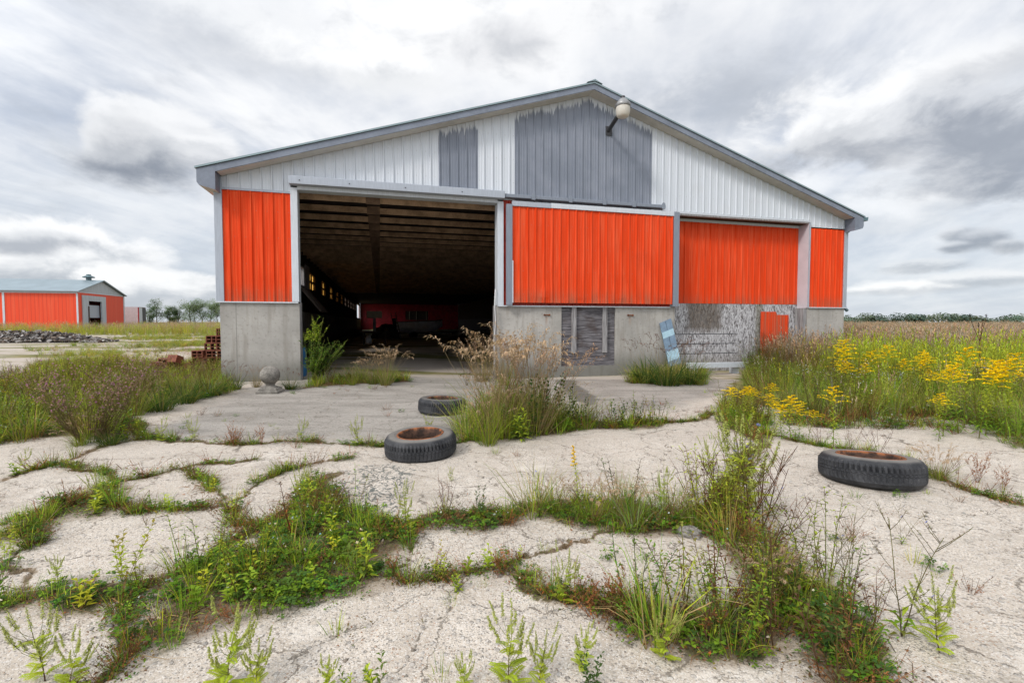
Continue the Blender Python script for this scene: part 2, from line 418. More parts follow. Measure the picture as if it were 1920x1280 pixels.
def ground_mat():
    t = NT('cracked_concrete_and_soil'); o = t.obj(); x, y, z = t.xyz(o)
    soil = t.attr('soil'); apron = t.attr('apron'); crack = t.attr('crack'); tar = t.attr('tar'); field = t.attr('field'); stain = t.attr('stain')
    big = t.noise(o, .55, 5); mid = t.noise(o, 3.2, 5, .6); fine = t.noise(o, 38, 4, .65); mic = t.noise(o, 140, 2)
    base = t.mix(t.ss(mid, .3, .7), (.42, .362, .298), (.56, .495, .42))
    base = t.mix(t.math('MULTIPLY', t.ss(big, .45, .65), .35), base, (.42, .36, .30))
    # exposed aggregate: stones of two sizes, each with its own shade
    va = t.xyz(t.vor(o, 75, 'F1', 'Color')); da = t.vor(o, 75, 'F1', 'Distance')
    vb = t.xyz(t.vor(o, 170, 'F1', 'Color')); vc = t.xyz(t.vor(o, 32, 'F1', 'Color')); dc = t.vor(o, 32, 'F1', 'Distance')
    pres = t.math('MULTIPLY', t.ss(va[0], .45, .55), t.ss(da, .45, .3))
    st = t.mix(t.ss(va[1], .1, .9), (.13, .115, .10), (.62, .57, .51)); st = t.mix(t.ss(va[2], .75, .85), st, (.42, .26, .17))
    c = t.mix(t.math('MULTIPLY', pres, .72), base, st)
    c = t.mix(t.math('MULTIPLY', t.ss(vb[0], .7, .85), .6), c, (.64, .61, .57)); c = t.mix(t.math('MULTIPLY', t.ss(vb[1], .70, .82), t.math('MULTIPLY', t.ss(mid, .35, .65), .6)), c, (.13, .115, .098))
    presc = t.math('MULTIPLY', t.ss(vc[0], .80, .84), t.ss(dc, .42, .3))
    c = t.mix(t.math('MULTIPLY', presc, .6), c, t.mix(vc[1], (.18, .165, .15), (.60, .57, .53)))
    # large weathering
    ws = t.noise(t.vmath('MULTIPLY', o, (.6, 1.6, 1)), 1.1, 6, .65)
    c = t.mix(t.math('MULTIPLY', t.ss(ws, .52, .70), .5), c, (.25, .22, .18))
    bl = t.noise(o, 1.7, 6, .7)
    c = t.mix(t.math('MULTIPLY', t.ss(bl, .55, .68), .45), c, (.66, .61, .545))
    c = t.mix(t.math('MULTIPLY', t.ss(bl, .43, .30), .55), c, (.27, .225, .175))
    # earth washed out of the joints
    c = t.mix(t.math('MULTIPLY', t.ss(t.math('ADD', soil, t.math('MULTIPLY', t.math('SUBTRACT', ws, .5), .8)), .12, .5), .62), c, (.235, .18, .125))
    # smoother, darker slab before the doors
    ap = t.mix(t.ss(ws, .35, .65), (.18, .165, .142), (.33, .305, .27)); ap = t.mix(t.math('MULTIPLY', t.ss(va[0], .55, .7), .35), ap, (.46, .44, .41)); ap = t.mix(t.math('MULTIPLY', t.ss(vb[1], .7, .8), .4), ap, (.12, .115, .11))
    c = t.mix(t.math('MULTIPLY', t.ss(t.math('ADD', apron, t.math('MULTIPLY', t.math('SUBTRACT', mid, .5), .5)), .3, .8), .85), c, ap)
    # damp dark patch, black-green flaking coating
    c = t.mix(t.math('MULTIPLY', t.ss(t.math('ADD', stain, t.math('MULTIPLY', t.math('SUBTRACT', mid, .5), .9)), .4, .7), .75), c, (.085, .08, .07))
    wv = t.vmath('ADD', o, t.vmath('MULTIPLY', t.noise(o, 7, 5, col=True), (.22, .22, 0)))
    ed = t.vor(t.vmath('MULTIPLY', wv, (1.3, .7, 1)), 15, 'DISTANCE_TO_EDGE', 'Distance')
    tm = t.math('MULTIPLY', t.ss(t.math('ADD', ed, t.math('MULTIPLY', fine, -.08)), .05, -.01), t.ss(t.math('ADD', tar, t.math('MULTIPLY', t.math('SUBTRACT', mid, .5), 1.1)), .4, .6))
    c = t.mix(t.math('MULTIPLY', tm, .8), c, (.05, .068, .066))
    # cracks
    cr = t.ss(t.math('ADD', crack, t.math('MULTIPLY', t.math('SUBTRACT', fine, .5), .022)), .009, .003)
    c = t.mix(t.math('MULTIPLY', cr, .8), c, (.085, .07, .052))
    w2 = t.vmath('ADD', o, t.vmath('MULTIPLY', t.noise(o, 2.6, 6, .65, col=True), (.55, .55, 0)))
    e1 = t.vor(w2, 1.1, 'DISTANCE_TO_EDGE', 'Distance'); e2 = t.vor(w2, 3.4, 'DISTANCE_TO_EDGE', 'Distance')
    l1 = t.math('MULTIPLY', t.ss(t.math('ADD', e1, t.math('MULTIPLY', t.math('SUBTRACT', fine, .5), .012)), .009, .002), t.ss(mid, .36, .50))
    l2 = t.math('MULTIPLY', t.ss(t.math('ADD', e2, t.math('MULTIPLY', t.math('SUBTRACT', fine, .5), .03)), .020, .004), t.ss(big, .44, .58))
    c = t.mix(t.math('MULTIPLY', t.math('MAXIMUM', l1, t.math('MULTIPLY', l2, .75)), .75), c, (.10, .082, .062))
    # soil between slabs
    sl = t.mix(t.ss(fine, .35, .65), (.10, .07, .042), (.21, .155, .10)); sl = t.mix(t.math('MULTIPLY', t.ss(mid, .45, .65), .6), sl, (.075, .085, .03))
    sm = t.ss(t.math('ADD', soil, t.math('ADD', t.math('MULTIPLY', t.math('SUBTRACT', fine, .5), .7), t.math('MULTIPLY', t.math('SUBTRACT', mid, .5), .6))), .50, .68)
    c = t.mix(sm, c, sl)
    # far yard and fields
    fn = t.noise(t.vmath('MULTIPLY', o, (.35, 1.2, 1)), .28, 6, .65); gn = t.noise(o, 1.3, 5)
    gr = t.mix(t.ss(gn, .3, .7), (.10, .115, .03), (.24, .20, .085))
    far = t.mix(t.ss(fn, .47, .58), (.42, .365, .31), gr)
    c = t.mix(t.ss(t.attr('far'), .3, .7), c, far)
    c = t.mix(t.ss(t.math('ADD', field, t.math('MULTIPLY', t.math('SUBTRACT', mid, .5), .6)), .4, .6), c, gr)
    h = t.math('ADD', t.math('MULTIPLY', fine, .7), t.math('ADD', t.math('MULTIPLY', pres, .35), t.math('MULTIPLY', mic, .3)))
    h = t.math('ADD', h, t.math('MULTIPLY', presc, .5))
    return t.out(c, .9, 0, t.bump(h, .9, .012), .2)


M['ground'] = ground_mat()

# ------------------------------------------------------------------ sky and sun
SUN = np.array([-.50, -.56, .66]); SUN /= np.linalg.norm(SUN)
w = bpy.data.worlds.new('World'); SC.world = w; w.use_nodes = True
t = NT('', w)
dirv = t.n('ShaderNodeTexCoord').outputs['Generated']
dx, dy, dz = t.xyz(dirv)
sky = t.n('ShaderNodeTexSky', sky_type='NISHITA'); sky.sun_disc = False
sky.sun_elevation = math.asin(SUN[2]); sky.sun_rotation = math.atan2(SUN[0], SUN[1])
az = t.math('ARCTAN2', dx, dy); el = t.math('ARCSINE', dz)
zc = t.math('MAXIMUM', dz, 0.0); k = t.math('DIVIDE', 1, t.math('ADD', zc, .13))
# overhead cloud deck; the wind has drawn it out towards a point behind the gable
ca, sa = math.cos(.2), math.sin(.2)
pxx = t.math('MULTIPLY', k, t.math('SUBTRACT', t.math('MULTIPLY', dx, ca), t.math('MULTIPLY', dy, sa)))
pyy = t.math('MULTIPLY', k, t.math('ADD', t.math('MULTIPLY', dx, sa), t.math('MULTIPLY', dy, ca)))
deck = t.noise(t.comb(t.math('MULTIPLY', pxx, 2.6), t.math('MULTIPLY', pyy, .9), 3.3), 1.0, 5, .55, .5)
deck2 = t.noise(t.comb(t.math('MULTIPLY', pxx, 1.0), t.math('MULTIPLY', pyy, .8), 9.1), 1.0, 7, .6, .6)
fine_streak = t.noise(t.comb(t.math('MULTIPLY', pxx, 9), t.math('MULTIPLY', pyy, .7), 1.3), 1.0, 4, .5)
turb = t.noise(t.comb(t.math('MULTIPLY', az, 5), t.math('MULTIPLY', el, 9), 0.0), 1.0, 8, .62, .2)
dk = t.math('ADD', t.math('MULTIPLY', deck, .34), t.math('ADD', t.math('MULTIPLY', deck2, .56), t.math('MULTIPLY', fine_streak, .10)))
c = t.mix(t.ss(dk, .36, .64), (.49, .545, .645), (.97, .975, .985))
c = t.mix(t.math('MULTIPLY', t.ss(el, .34, .04), .75), c, (.585, .645, .72))


def dirang(px, py):
    d = ray(px, py); d /= np.linalg.norm(d); return math.atan2(d[0], d[1]), math.asin(d[2])


BN_ = {f_: t.noise(t.comb(t.math('MULTIPLY', az, f_[0]), t.math('MULTIPLY', el, f_[1]), f_[0]), 1.0, 6, .6, .3, col=True) for f_ in ((5, 8), (8.5, 13), (10, 26))}


def blob(c, px, py, rx, ry, light, dark, strength=1.0, warp=.55, soft=(1.15, .55), mid=0.05, freq=(7, 11), seed=0.0):
    """one cloud in the sky: sunlit upper side, grey base"""
    a0, e0 = dirang(px, py); a1, _ = dirang(px + rx, py); _, e1 = dirang(px, py - ry)
    key = min(BN_, key=lambda k_: abs(math.log(k_[0] / freq[0])) + abs(math.log(k_[1] / freq[1]))); rn = BN_[key]
    nx, ny, nz = t.xyz(rn)
    qx = t.math('ADD', t.math('DIVIDE', t.math('SUBTRACT', az, a0), a1 - a0), t.math('MULTIPLY', t.math('SUBTRACT', nx, .5), warp * 3))
    qy = t.math('ADD', t.math('DIVIDE', t.math('SUBTRACT', el, e0), e1 - e0), t.math('MULTIPLY', t.math('SUBTRACT', ny, .5), warp * 3))
    ln = t.math('SQRT', t.math('ADD', t.math('MULTIPLY', qx, qx), t.math('MULTIPLY', qy, qy)))
    m = t.ss(ln, soft[0], soft[1])
    sh = t.ss(t.math('ADD', qy, t.math('SUBTRACT', t.math('MULTIPLY', nz, 1.5), t.math('ADD', .75, t.math('MULTIPLY', qx, .18)))), mid - .4, mid + .4)
    return t.mix(t.math('MULTIPLY', m, strength), c, t.mix(sh, dark, light))


WHT = (1.0, 1.0, 1.0)
c = blob(c, 830, 60, 360, 150, (1.05, 1.05, 1.05), (.95, .95, .955), .9, .5, (1.6, .2), freq=(5, 8))
c = blob(c, 420, 60, 330, 90, (.92, .93, .94), (.62, .645, .69), .7, .6, (1.5, .3), freq=(5, 8))
c = blob(c, 690, 130, 150, 62, (1.05, 1.05, 1.05), (.85, .86, .87), .85, .8, (1.2, .5), freq=(8, 12))
c = blob(c, 950, 80, 95, 50, (.66, .67, .70), (.48, .50, .54), .75, .7, (1.4, .2), freq=(8, 12))
c = blob(c, 1310, 160, 210, 150, (.66, .69, .745), (.47, .505, .565), .8, .5, (1.6, .2), freq=(5, 8))
c = blob(c, 1610, 225, 250, 95, WHT, (.80, .81, .825), .92, .8, (1.15, .6), freq=(8, 12))
c = blob(c, 1610, 275, 190, 48, (.66, .675, .70), (.36, .38, .42), .9, .8, (1.2, .5), .1, freq=(8, 12))
c = blob(c, 1800, 330, 190, 60, (.60, .625, .66), (.33, .355, .405), .9, .9, (1.25, .4), .15, freq=(8, 12))
c = blob(c, 1840, 235, 190, 130, (.66, .68, .715), (.33, .355, .405), .93, .8, (1.25, .4), .2, freq=(8, 12))
c = blob(c, 1860, 110, 140, 45, (.98, .98, .98), (.66, .67, .69), .7, .7, (1.3, .4), freq=(8, 12))
c = blob(c, 1690, 400, 190, 45, (.95, .955, .96), (.70, .725, .755), .7, .7, (1.3, .3))
for q_ in ((1800, 440, 46, 18), (1850, 448, 62, 24), (1895, 462, 40, 17), (1790, 465, 40, 14)): c = blob(c, *q_, (.64, .665, .71), (.29, .32, .375), .9, .5, (1.2, .5), .35, freq=(9, 14))
for q_ in ((215, 232, 62, 48), (270, 212, 62, 40), (330, 232, 74, 46), (395, 275, 66, 40), (190, 268, 44, 40), (285, 275, 120, 62)):
    c = blob(c, *q_, (.93, .935, .945), (.58, .60, .635), .92, .55, (1.2, .62), -.05, freq=(8, 12))
c = blob(c, 275, 302, 140, 60, (.62, .64, .67), (.25, .275, .325), .95, .55, (1.3, .4), .12, freq=(8, 12))
c = blob(c, 240, 262, 80, 46, (.74, .75, .77), (.42, .44, .48), .8, .5, (1.3, .2), .1, freq=(8, 12))
c = blob(c, 390, 300, 62, 26, (.80, .81, .83), (.50, .52, .56), .8, .5, (1.3, .4), .0, freq=(8, 12))
c = blob(c, 80, 490, 235, 85, (.99, .99, .995), (.42, .46, .52), .95, .55, (1.1, .75), -.08, freq=(8, 13))
c = blob(c, 285, 545, 170, 48, (.97, .975, .985), (.50, .54, .60), .95, .55, (1.05, .75), -.1, freq=(9, 15))
c = blob(c, 60, 455, 120, 24, (.70, .72, .75), (.33, .36, .42), .8, .8, (1.2, .5), .2, freq=(9, 15))
c = blob(c, 1700, 540, 130, 17, (.97, .975, .98), (.54, .575, .63), .9, .7, (1.15, .5), -.1, freq=(10, 26))
c = blob(c, 1850, 520, 130, 18, (.86, .87, .89), (.44, .48, .54), .8, .7, (1.2, .5), -.05, freq=(10, 26))
c = blob(c, 1720, 500, 80, 14, (.72, .745, .78), (.40, .435, .49), .8, .7, (1.2, .5), .1, freq=(10, 26))
# fine cloud texture, and the brighter veil round the hidden sun behind the camera
c = t.mix(t.math('MULTIPLY', t.ss(turb, .45, .68), .4), c, (.96, .96, .965))
c = t.mix(t.math('MULTIPLY', t.ss(turb, .48, .3), .3), c, (.42, .45, .5))
sd = t.vmath('DOT_PRODUCT', dirv, tuple(SUN))
glow = t.math('ADD', 1.0, t.math('MULTIPLY', t.ss(sd, .05, 1.0), 1.3))
c = t.vmath('MULTIPLY', c, t.comb(glow, glow, glow))
c = t.vmath('MULTIPLY', c, (7.1, 7.1, 7.1))
c = t.mix(t.ss(dz, -.02, .0), (2.4, 2.2, 1.8), c)
c = t.mix(.06, c, sky.outputs[0])
bg = t.n('ShaderNodeBackground'); t.put(bg.inputs[0], c); bg.inputs[1].default_value = .1
wo = t.n('ShaderNodeOutputWorld'); t.t.links.new(bg.outputs[0], wo.inputs[0])
w.cycles.sample_map_resolution = 1024
sl = bpy.data.lights.new('sun', 'SUN'); sl.energy = 1.5; sl.angle = R(11); sl.color = (1, .95, .88)
so = bpy.data.objects.new('sun', sl); COL.objects.link(so)
import mathutils
so.rotation_euler = mathutils.Vector(SUN).to_track_quat('Z', 'Y').to_euler(); so.location = (-20, -30, 40)

# ------------------------------------------------------------------ noise for the ground
_tab = rng.random((256, 256))


def vnoise(x, y):
    xi, yi = np.floor(x).astype(int), np.floor(y).astype(int); fx, fy = x - xi, y - yi
    fx = fx * fx * (3 - 2 * fx); fy = fy * fy * (3 - 2 * fy)
    g = lambda a, b: _tab[a & 255, b & 255]
    return (g(xi, yi) * (1 - fx) + g(xi + 1, yi) * fx) * (1 - fy) + (g(xi, yi + 1) * (1 - fx) + g(xi + 1, yi + 1) * fx) * fy


def fbm(x, y, o=4):
    s = 0; a = .5
    for i in range(o): s = s + a * vnoise(x * 2 ** i + 17 * i, y * 2 ** i + 31 * i); a *= .5
    return s


# cracks between slabs (traced on the ground): (points, half width m of soil, strength)
CRACKS = [
    ([(250, 790), (275, 822), (330, 826), (400, 829), (480, 832), (560, 829), (640, 833), (720, 838), (800, 836), (870, 830), (900, 822), (1000, 806), (1100, 801), (1180, 796), (1250, 792), (1300, 788), (1345, 775)], .07, 1),
    ([(1345, 775), (1400, 800), (1440, 815), (1500, 828), (1540, 838), (1640, 850), (1700, 868), (1780, 905), (1860, 935), (1925, 952)], .06, 1),
    ([(0, 900), (60, 880), (110, 865), (170, 845), (240, 825), (275, 822)], .07, 1),
    ([(-80, 1050), (30, 1000), (100, 960), (180, 930), (215, 900), (290, 890), (340, 876), (400, 868), (480, 862)], .05, .9),
    ([(180, 930), (250, 965), (340, 956), (420, 945), (470, 915), (530, 885), (600, 868), (660, 860)], .04, .8),
    ([(110, 865), (150, 880), (215, 900)], .04, .8), ([(340, 876), (390, 900), (415, 925), (420, 945), (440, 985), (500, 990)], .035, .8),
    ([(620, 890), (575, 915), (535, 960), (440, 1015), (385, 1052), (250, 1105), (120, 1112), (0, 1135), (-90, 1150)], .10, 1),
    ([(760, 1005), (725, 1075), (760, 1089), (830, 1085), (880, 1072), (950, 1055), (1010, 1035), (1060, 1012), (1160, 990), (1290, 985)], .035, .9),
    ([(575, 930), (660, 985), (760, 1003), (800, 976), (870, 966), (950, 965), (1000, 945), (1100, 960), (1200, 966), (1290, 985)], .09, 1),
    ([(1290, 985), (1340, 1000), (1400, 1030), (1470, 1080), (1540, 1140), (1600, 1200), (1660, 1290)], .11, 1),
    ([(1540, 1140), (1430, 1165), (1330, 1185), (1230, 1165), (1130, 1140), (1060, 1122), (990, 1100), (955, 1058)], .06, .95),
    ([(1290, 985), (1350, 930), (1390, 870), (1415, 820), (1400, 800)], .08, 1),
    ([(400, 1290), (450, 1240), (490, 1190), (560, 1140), (650, 1108), (725, 1075)], .012, .9),
    ([(700, 1290), (770, 1200), (820, 1150), (850, 1120), (880, 1072)], .010, .8),
    ([(1500, 1060), (1640, 1030), (1720, 1000), (1800, 975), (1860, 955)], .008, .7),
    ([(1480, 905), (1540, 898), (1580, 930)], .008, .6), ([(560, 829), (600, 775), (640, 745), (690, 730), (700, 716)], .010, .8),
    ([(240, 825), (280, 800), (420, 760), (520, 735)], .012, .5), ([(870, 966), (860, 930), (900, 880), (880, 832)], .007, .6),
    ([(1290, 788), (1240, 860), (1180, 905), (1200, 966)], .006, .5), ([(0, 980), (90, 965)], .03, .8), ([(250, 1105), (230, 1180), (180, 1290)], .03, .8),
    ([(60, 1000), (10, 1060), (-20, 1135)], .03, .7), ([(410, 925), (540, 905), (575, 915)], .012, .7)]
def jag(pts, k=2, amp=.17):
    r_ = random.Random(int(pts[0][0] * 991) % 9973)
    for _ in range(k):
        out = [pts[0]]
        for a, b_ in zip(pts[:-1], pts[1:]):
            L_ = math.hypot(b_[0] - a[0], b_[1] - a[1]); f_ = r_.uniform(.35, .65); o_ = r_.uniform(-1, 1) * amp * min(L_, .7)
            if L_ > .1: out.append((a[0] + (b_[0] - a[0]) * f_ - (b_[1] - a[1]) / L_ * o_, a[1] + (b_[1] - a[1]) * f_ + (b_[0] - a[0]) / L_ * o_))
            out.append(b_)
        pts = out
    return pts


CR = [(jag([at(*p) for p in pts]), w_ * (.75 if w_ > .02 else 1), s_) for pts, w_, s_ in CRACKS]
# soil beds under the thicker weeds
BEDS = [
    [(255, 1105), (390, 1058), (470, 1030), (540, 985), (555, 925), (590, 898), (645, 950), (740, 985), (765, 1010), (722, 1050), (722, 1090), (640, 1112), (540, 1135), (420, 1165), (300, 1220), (262, 1185), (300, 1135)],
    [(50, 1122), (100, 1098), (160, 1090), (215, 1102), (200, 1122), (170, 1145), (100, 1150), (60, 1150)],
    [(30, 1003), (70, 960), (110, 938), (150, 930), (180, 908), (222, 900), (222, 952), (180, 972), (140, 962), (100, 987), (70, 1012)],
    [(0, 715), (110, 690), (260, 690), (420, 700), (430, 738), (330, 755), (255, 775), (245, 822), (110, 818), (-60, 835), (-200, 800)],
    [(860, 832), (880, 785), (940, 745), (1040, 782), (1150, 790), (1250, 788), (1235, 800), (1100, 806), (960, 825)],
    [(985, 945), (1080, 935), (1200, 945), (1290, 968), (1310, 1005), (1200, 1000), (1080, 985), (1000, 965)],
    [(800, 985), (830, 955), (950, 958), (975, 975), (900, 995)],
    [(1250, 960), (1345, 950), (1450, 1015), (1530, 1090), (1620, 1180), (1640, 1290), (1540, 1290), (1490, 1200), (1400, 1235), (1290, 1235), (1130, 1170), (1110, 1135), (1250, 1130), (1380, 1140), (1420, 1100), (1350, 1010)],
    [(560, 730), (640, 706), (760, 708), (770, 716), (640, 722)], [(1180, 718), (1190, 690), (1320, 690), (1320, 722), (1240, 722)],
    [(1350, 800), (1440, 830), (1440, 790), (1380, 760), (1350, 765)]]
FIELD = [(1350, 740), (1395, 695), (1400, 688), (1640, 655), (1640, 640), (2600, 640), (2600, 960), (1925, 850), (1870, 808), (1800, 790), (1740, 782), (1660, 780), (1560, 782), (1490, 775), (1440, 765), (1395, 752)]
Wp = lambda poly: np.array([at(*p) for p in poly])
BEDW = [Wp(b) for b in BEDS]
FIELDW = Wp(FIELD)


def inside(P, poly):
    x, y = P[:, 0], P[:, 1]; r = np.zeros(len(P), bool); n = len(poly)
    for i in range(n):
        (x0, y0), (x1, y1) = poly[i], poly[(i + 1) % n]
        if y0 == y1: continue
        r ^= ((y0 > y) != (y1 > y)) & (x < (x1 - x0) * (y - y0) / (y1 - y0) + x0)
    return r


def segdist(P, pts):
    d = np.full(len(P), 1e9)
    for a, b in zip(pts[:-1], pts[1:]):
        a = np.array(a); b = np.array(b); ab = b - a
        tt = np.clip(((P - a) @ ab) / (ab @ ab), 0, 1)
        d = np.minimum(d, np.hypot(*(P - a - tt[:, None] * ab).T))
    return d


def bed_mask(P, poly, soft):
    d = segdist(P, list(poly) + [poly[0]]); return np.clip(.5 + np.where(inside(P, poly), d, -d) / soft, 0, 1)


def axis(segs, lo, hi):
    a = [segs[0][0]]
    for s0, s1, st in segs: a += list(np.linspace(s0, s1, max(2, int(round((s1 - s0) / st)) + 1))[1:])
    st = segs[-1][2]; x = a[-1]
    while x < hi: st *= 1.28; x += st; a.append(x)
    st = segs[0][2]; x = a[0]; pre = []
    while x > lo: st *= 1.28; x -= st; pre.append(x)
    return np.array(pre[::-1] + a)


GX = axis([(-9, -4, .04), (-4, 4, .016), (4, 9, .04)], -900, 900)
GY = axis([(1.2, 4.6, .015), (4.6, 12.5, .035)], -300, 1500)
XX, YY = np.meshgrid(GX, GY); P = np.stack([XX.ravel(), YY.ravel()], 1); NV = len(P)
near = (np.abs(P[:, 0]) < 9.5) & (P[:, 1] > .9) & (P[:, 1] < 13)
Q = P[near]
wx = .035 * (fbm(Q[:, 0] * 34 + 5, Q[:, 1] * 34) - .47) + .10 * (fbm(Q[:, 0] * 3, Q[:, 1] * 3) - .47) + .05 * (fbm(Q[:, 0] * 14 + 9, Q[:, 1] * 14) - .47); wy = .035 * (fbm(Q[:, 0] * 34 + 70, Q[:, 1] * 34 + 8) - .47) + .10 * (fbm(Q[:, 0] * 3 + 50, Q[:, 1] * 3 + 7) - .47) + .05 * (fbm(Q[:, 0] * 14 + 90, Q[:, 1] * 14 + 3) - .47)
Qw = Q + np.stack([wx, wy], 1) * 1.6
A = {k_: np.zeros(NV, np.float32) for k_ in ('soil', 'apron', 'crack', 'tar', 'field', 'stain', 'far')}
soil = np.zeros(len(Q)); crack = np.full(len(Q), .1); groove = np.zeros(len(Q))
for pts, wd, sg in CR:
    d = segdist(Qw, pts); wv = wd * (.1 + 1.9 * fbm(Q[:, 0] * 2.2 + wd * 90, Q[:, 1] * 2.2))
    if wd > .02: soil = np.maximum(soil, sg * (1 - smooth(wv * .5, wv * 1.5, d)))
    crack = np.minimum(crack, d + .004 * (1 - sg)); groove = np.maximum(groove, (1 if wd > .02 else .3) * (1 - smooth(0, max(wd * .9, .02), d)))
for b in BEDW: soil = np.maximum(soil, bed_mask(Qw, b, .25))
A['crack'][:] = .1; A['soil'][near] = soil; A['crack'][near] = crack
A['apron'][near] = bed_mask(Qw, Wp([(270, 815), (420, 826), (640, 832), (870, 828), (1000, 800), (1250, 770), (1400, 720), (1400, 690), (1000, 700), (560, 705), (440, 735)]), 1.2)
A['tar'][near] = np.maximum.reduce([bed_mask(Qw, Wp([(625, 905), (700, 885), (775, 880), (775, 915), (745, 960), (640, 965)]), .25), bed_mask(Qw, Wp([(455, 1010), (560, 945), (590, 960), (500, 1025)]), .3), .8 * bed_mask(Qw, Wp([(180, 1170), (330, 1110), (345, 1150), (200, 1215)]), .2), .9 * bed_mask(Qw, Wp([(600, 885), (720, 870), (800, 880), (700, 900)]), .2)])
A['stain'][near] = bed_mask(Qw, Wp([(1040, 712), (1075, 712), (1130, 750), (1100, 762), (1065, 740)]), .4)
A['field'] = bed_mask(P, FIELDW, 1.2).astype(np.float32)
A['field'] = np.maximum(A['field'], ((P[:, 1] > 75 - .0 * P[:, 0]) | ((P[:, 0] > 14) & (P[:, 1] > 8))).astype(np.float32))
A['far'] = np.maximum(smooth(12.2, 13.5, P[:, 1]), np.maximum(smooth(9, 10.5, np.abs(P[:, 0])), 0)).astype(np.float32)
Z = gz(P[:, 0], P[:, 1])
Zn = np.zeros(NV)
Zn[near] = -.028 * groove + .012 * soil + .05 * (fbm(Q[:, 0] * .9, Q[:, 1] * .9, 3) - .44) * smooth(1.2, 2.2, Q[:, 1]) * (1 - smooth(8.5, 10.5, Q[:, 1])) * (1 - smooth(7.5, 9.3, np.abs(Q[:, 0]))) + .006 * (fbm(Q[:, 0] * 9, Q[:, 1] * 9) - .47)
Z = Z + Zn


def surf(x, y):
    """height of the finished ground at points"""
    x = np.atleast_1d(np.asarray(x, float)); y = np.atleast_1d(np.asarray(y, float))
    i = np.clip(np.searchsorted(GX, x) - 1, 0, len(GX) - 2); j = np.clip(np.searchsorted(GY, y) - 1, 0, len(GY) - 2)
    G = Z.reshape(len(GY), len(GX)); fx = (x - GX[i]) / (GX[i + 1] - GX[i]); fy = (y - GY[j]) / (GY[j + 1] - GY[j])
    return (G[j, i] * (1 - fx) + G[j, i + 1] * fx) * (1 - fy) + (G[j + 1, i] * (1 - fx) + G[j + 1, i + 1] * fx) * fy


nx_, ny_ = len(GX), len(GY)
idx = np.arange(NV).reshape(ny_, nx_)
quads = np.stack([idx[:-1, :-1], idx[:-1, 1:], idx[1:, 1:], idx[1:, :-1]], -1).reshape(-1, 4)
cen = P[quads].mean(1)
yard = (np.abs(cen[:, 0]) < 9) & (cen[:, 1] > 1.2) & (cen[:, 1] < 12.5) & (A['field'][quads].mean(1) < .5)
VV = np.column_stack([P, Z])
for nm, sel in (('concrete_yard', yard), ('ground', ~yard)):
    q = quads[sel]; us, inv = np.unique(q, return_inverse=True)
    o = mesh_np(nm, VV[us], inv.reshape(-1, 4), None, M['ground'], smooth_=True)
    for k_, a_ in A.items():
        at_ = o.data.attributes.new(k_, 'FLOAT', 'POINT'); at_.data.foreach_set('value', a_[us].astype(np.float32))
    tag(o, {'concrete_yard': 'cracked pale concrete yard with weeds in its joints', 'ground': 'open ground of weedy gravel and grassland'}[nm], 'ground', kind='structure')

# ------------------------------------------------------------------ the barn (local x along the front, y into the barn, z up)
BA = R(15.3)
BO = np.array([-6.723, 11.10]); BU = np.array([math.cos(BA), math.sin(BA)]); BN = np.array([-math.sin(BA), math.cos(BA)])
L = 80.0
barn = tag(empty('barn', (BO[0], BO[1], 0), BA), 'large orange and white metal barn on a concrete base with its wide door open', 'barn')


def world(u, y, z): return (BO[0] + BU[0] * u + BN[0] * y, BO[1] + BU[1] * u + BN[1] * y, z)


def on_front(px, py, d=0.0):
    """point (u, z) of the barn's front, or of a plane d metres before it"""
    r = ray(px, py); n3 = np.array([-BN[0], -BN[1], 0]); p0 = np.array([BO[0], BO[1], 0]) + n3 * d; c0 = np.array([0, 0, CAMH])
    p = c0 + r * (np.dot(p0 - c0, n3) / np.dot(r, n3)); return float(np.dot(p[:2] - BO, BU)), float(p[2])


def on_left(px, py, u0=.3):
    r = ray(px, py); u3 = np.array([*BU, 0]); p0 = np.array([BO[0], BO[1], 0]) + u3 * u0; c0 = np.array([0, 0, CAMH])
    p = c0 + r * (np.dot(p0 - c0, u3) / np.dot(r, u3)); return float(np.dot(p[:2] - BO, BN)), float(p[2])


def roofz(u): return 4.665 + .319 * (u if u < 9.15 else 18.3 - u)


def siding(name, u0, u1, bot, top, mat, y=0.0, parent=barn, off=0.0, rows=1, warp=None, rib=.030, thick=.03):
    """ribbed sheet: tall rib every 229 mm with two low stiffening ribs between"""
    per = .229; br = [(0, 0), (.016, rib), (.040, rib), (.056, 0), (.105, 0), (.112, .004), (.124, .004), (.131, 0), (.165, 0), (.172, .004), (.184, .004), (.191, 0)]
    us = []; k0 = math.floor((u0 - off) / per) - 1
    for i in range(int((u1 - u0) / per) + 4):
        for b, d in br:
            u = off + (k0 + i) * per + b
            if u0 < u < u1: us.append((u, d))
    us = [(u0, 0)] + us + [(u1, 0)]
    apex = 9.15
    if u0 < apex < u1: us = sorted(us + [(apex, 0)])
    tb = (lambda u: bot) if not callable(bot) else bot; tt = (lambda u: top) if not callable(top) else top
    mb = MB(); vs = []; n = rows + 1
    for u, d in us:
        for j in range(n):
            z = tb(u) + (tt(u) - tb(u)) * j / rows; yy = y - d
            if warp: yy += warp(u, z)
            vs.append((u, yy, z))
    fs = [(i * n + j, (i + 1) * n + j, (i + 1) * n + j + 1, i * n + j + 1) for i in range(len(us) - 1) for j in range(rows)]
    mb.add(vs, fs)
    # back sheet gives it thickness
    mb.box(u0 + .002, u1 - .002, y + .004, y + thick, tb(u0) + .002, min(tt(u0), tt(u1)) - .004) if not callable(top) else None
    return mb.build(name, mat, parent)


def part(name, mat, boxes, parent=barn, bevel=0):
    mb = MB()
    for b in boxes: mb.box(*b)
    return mb.build(name, mat, parent, bevel=bevel)


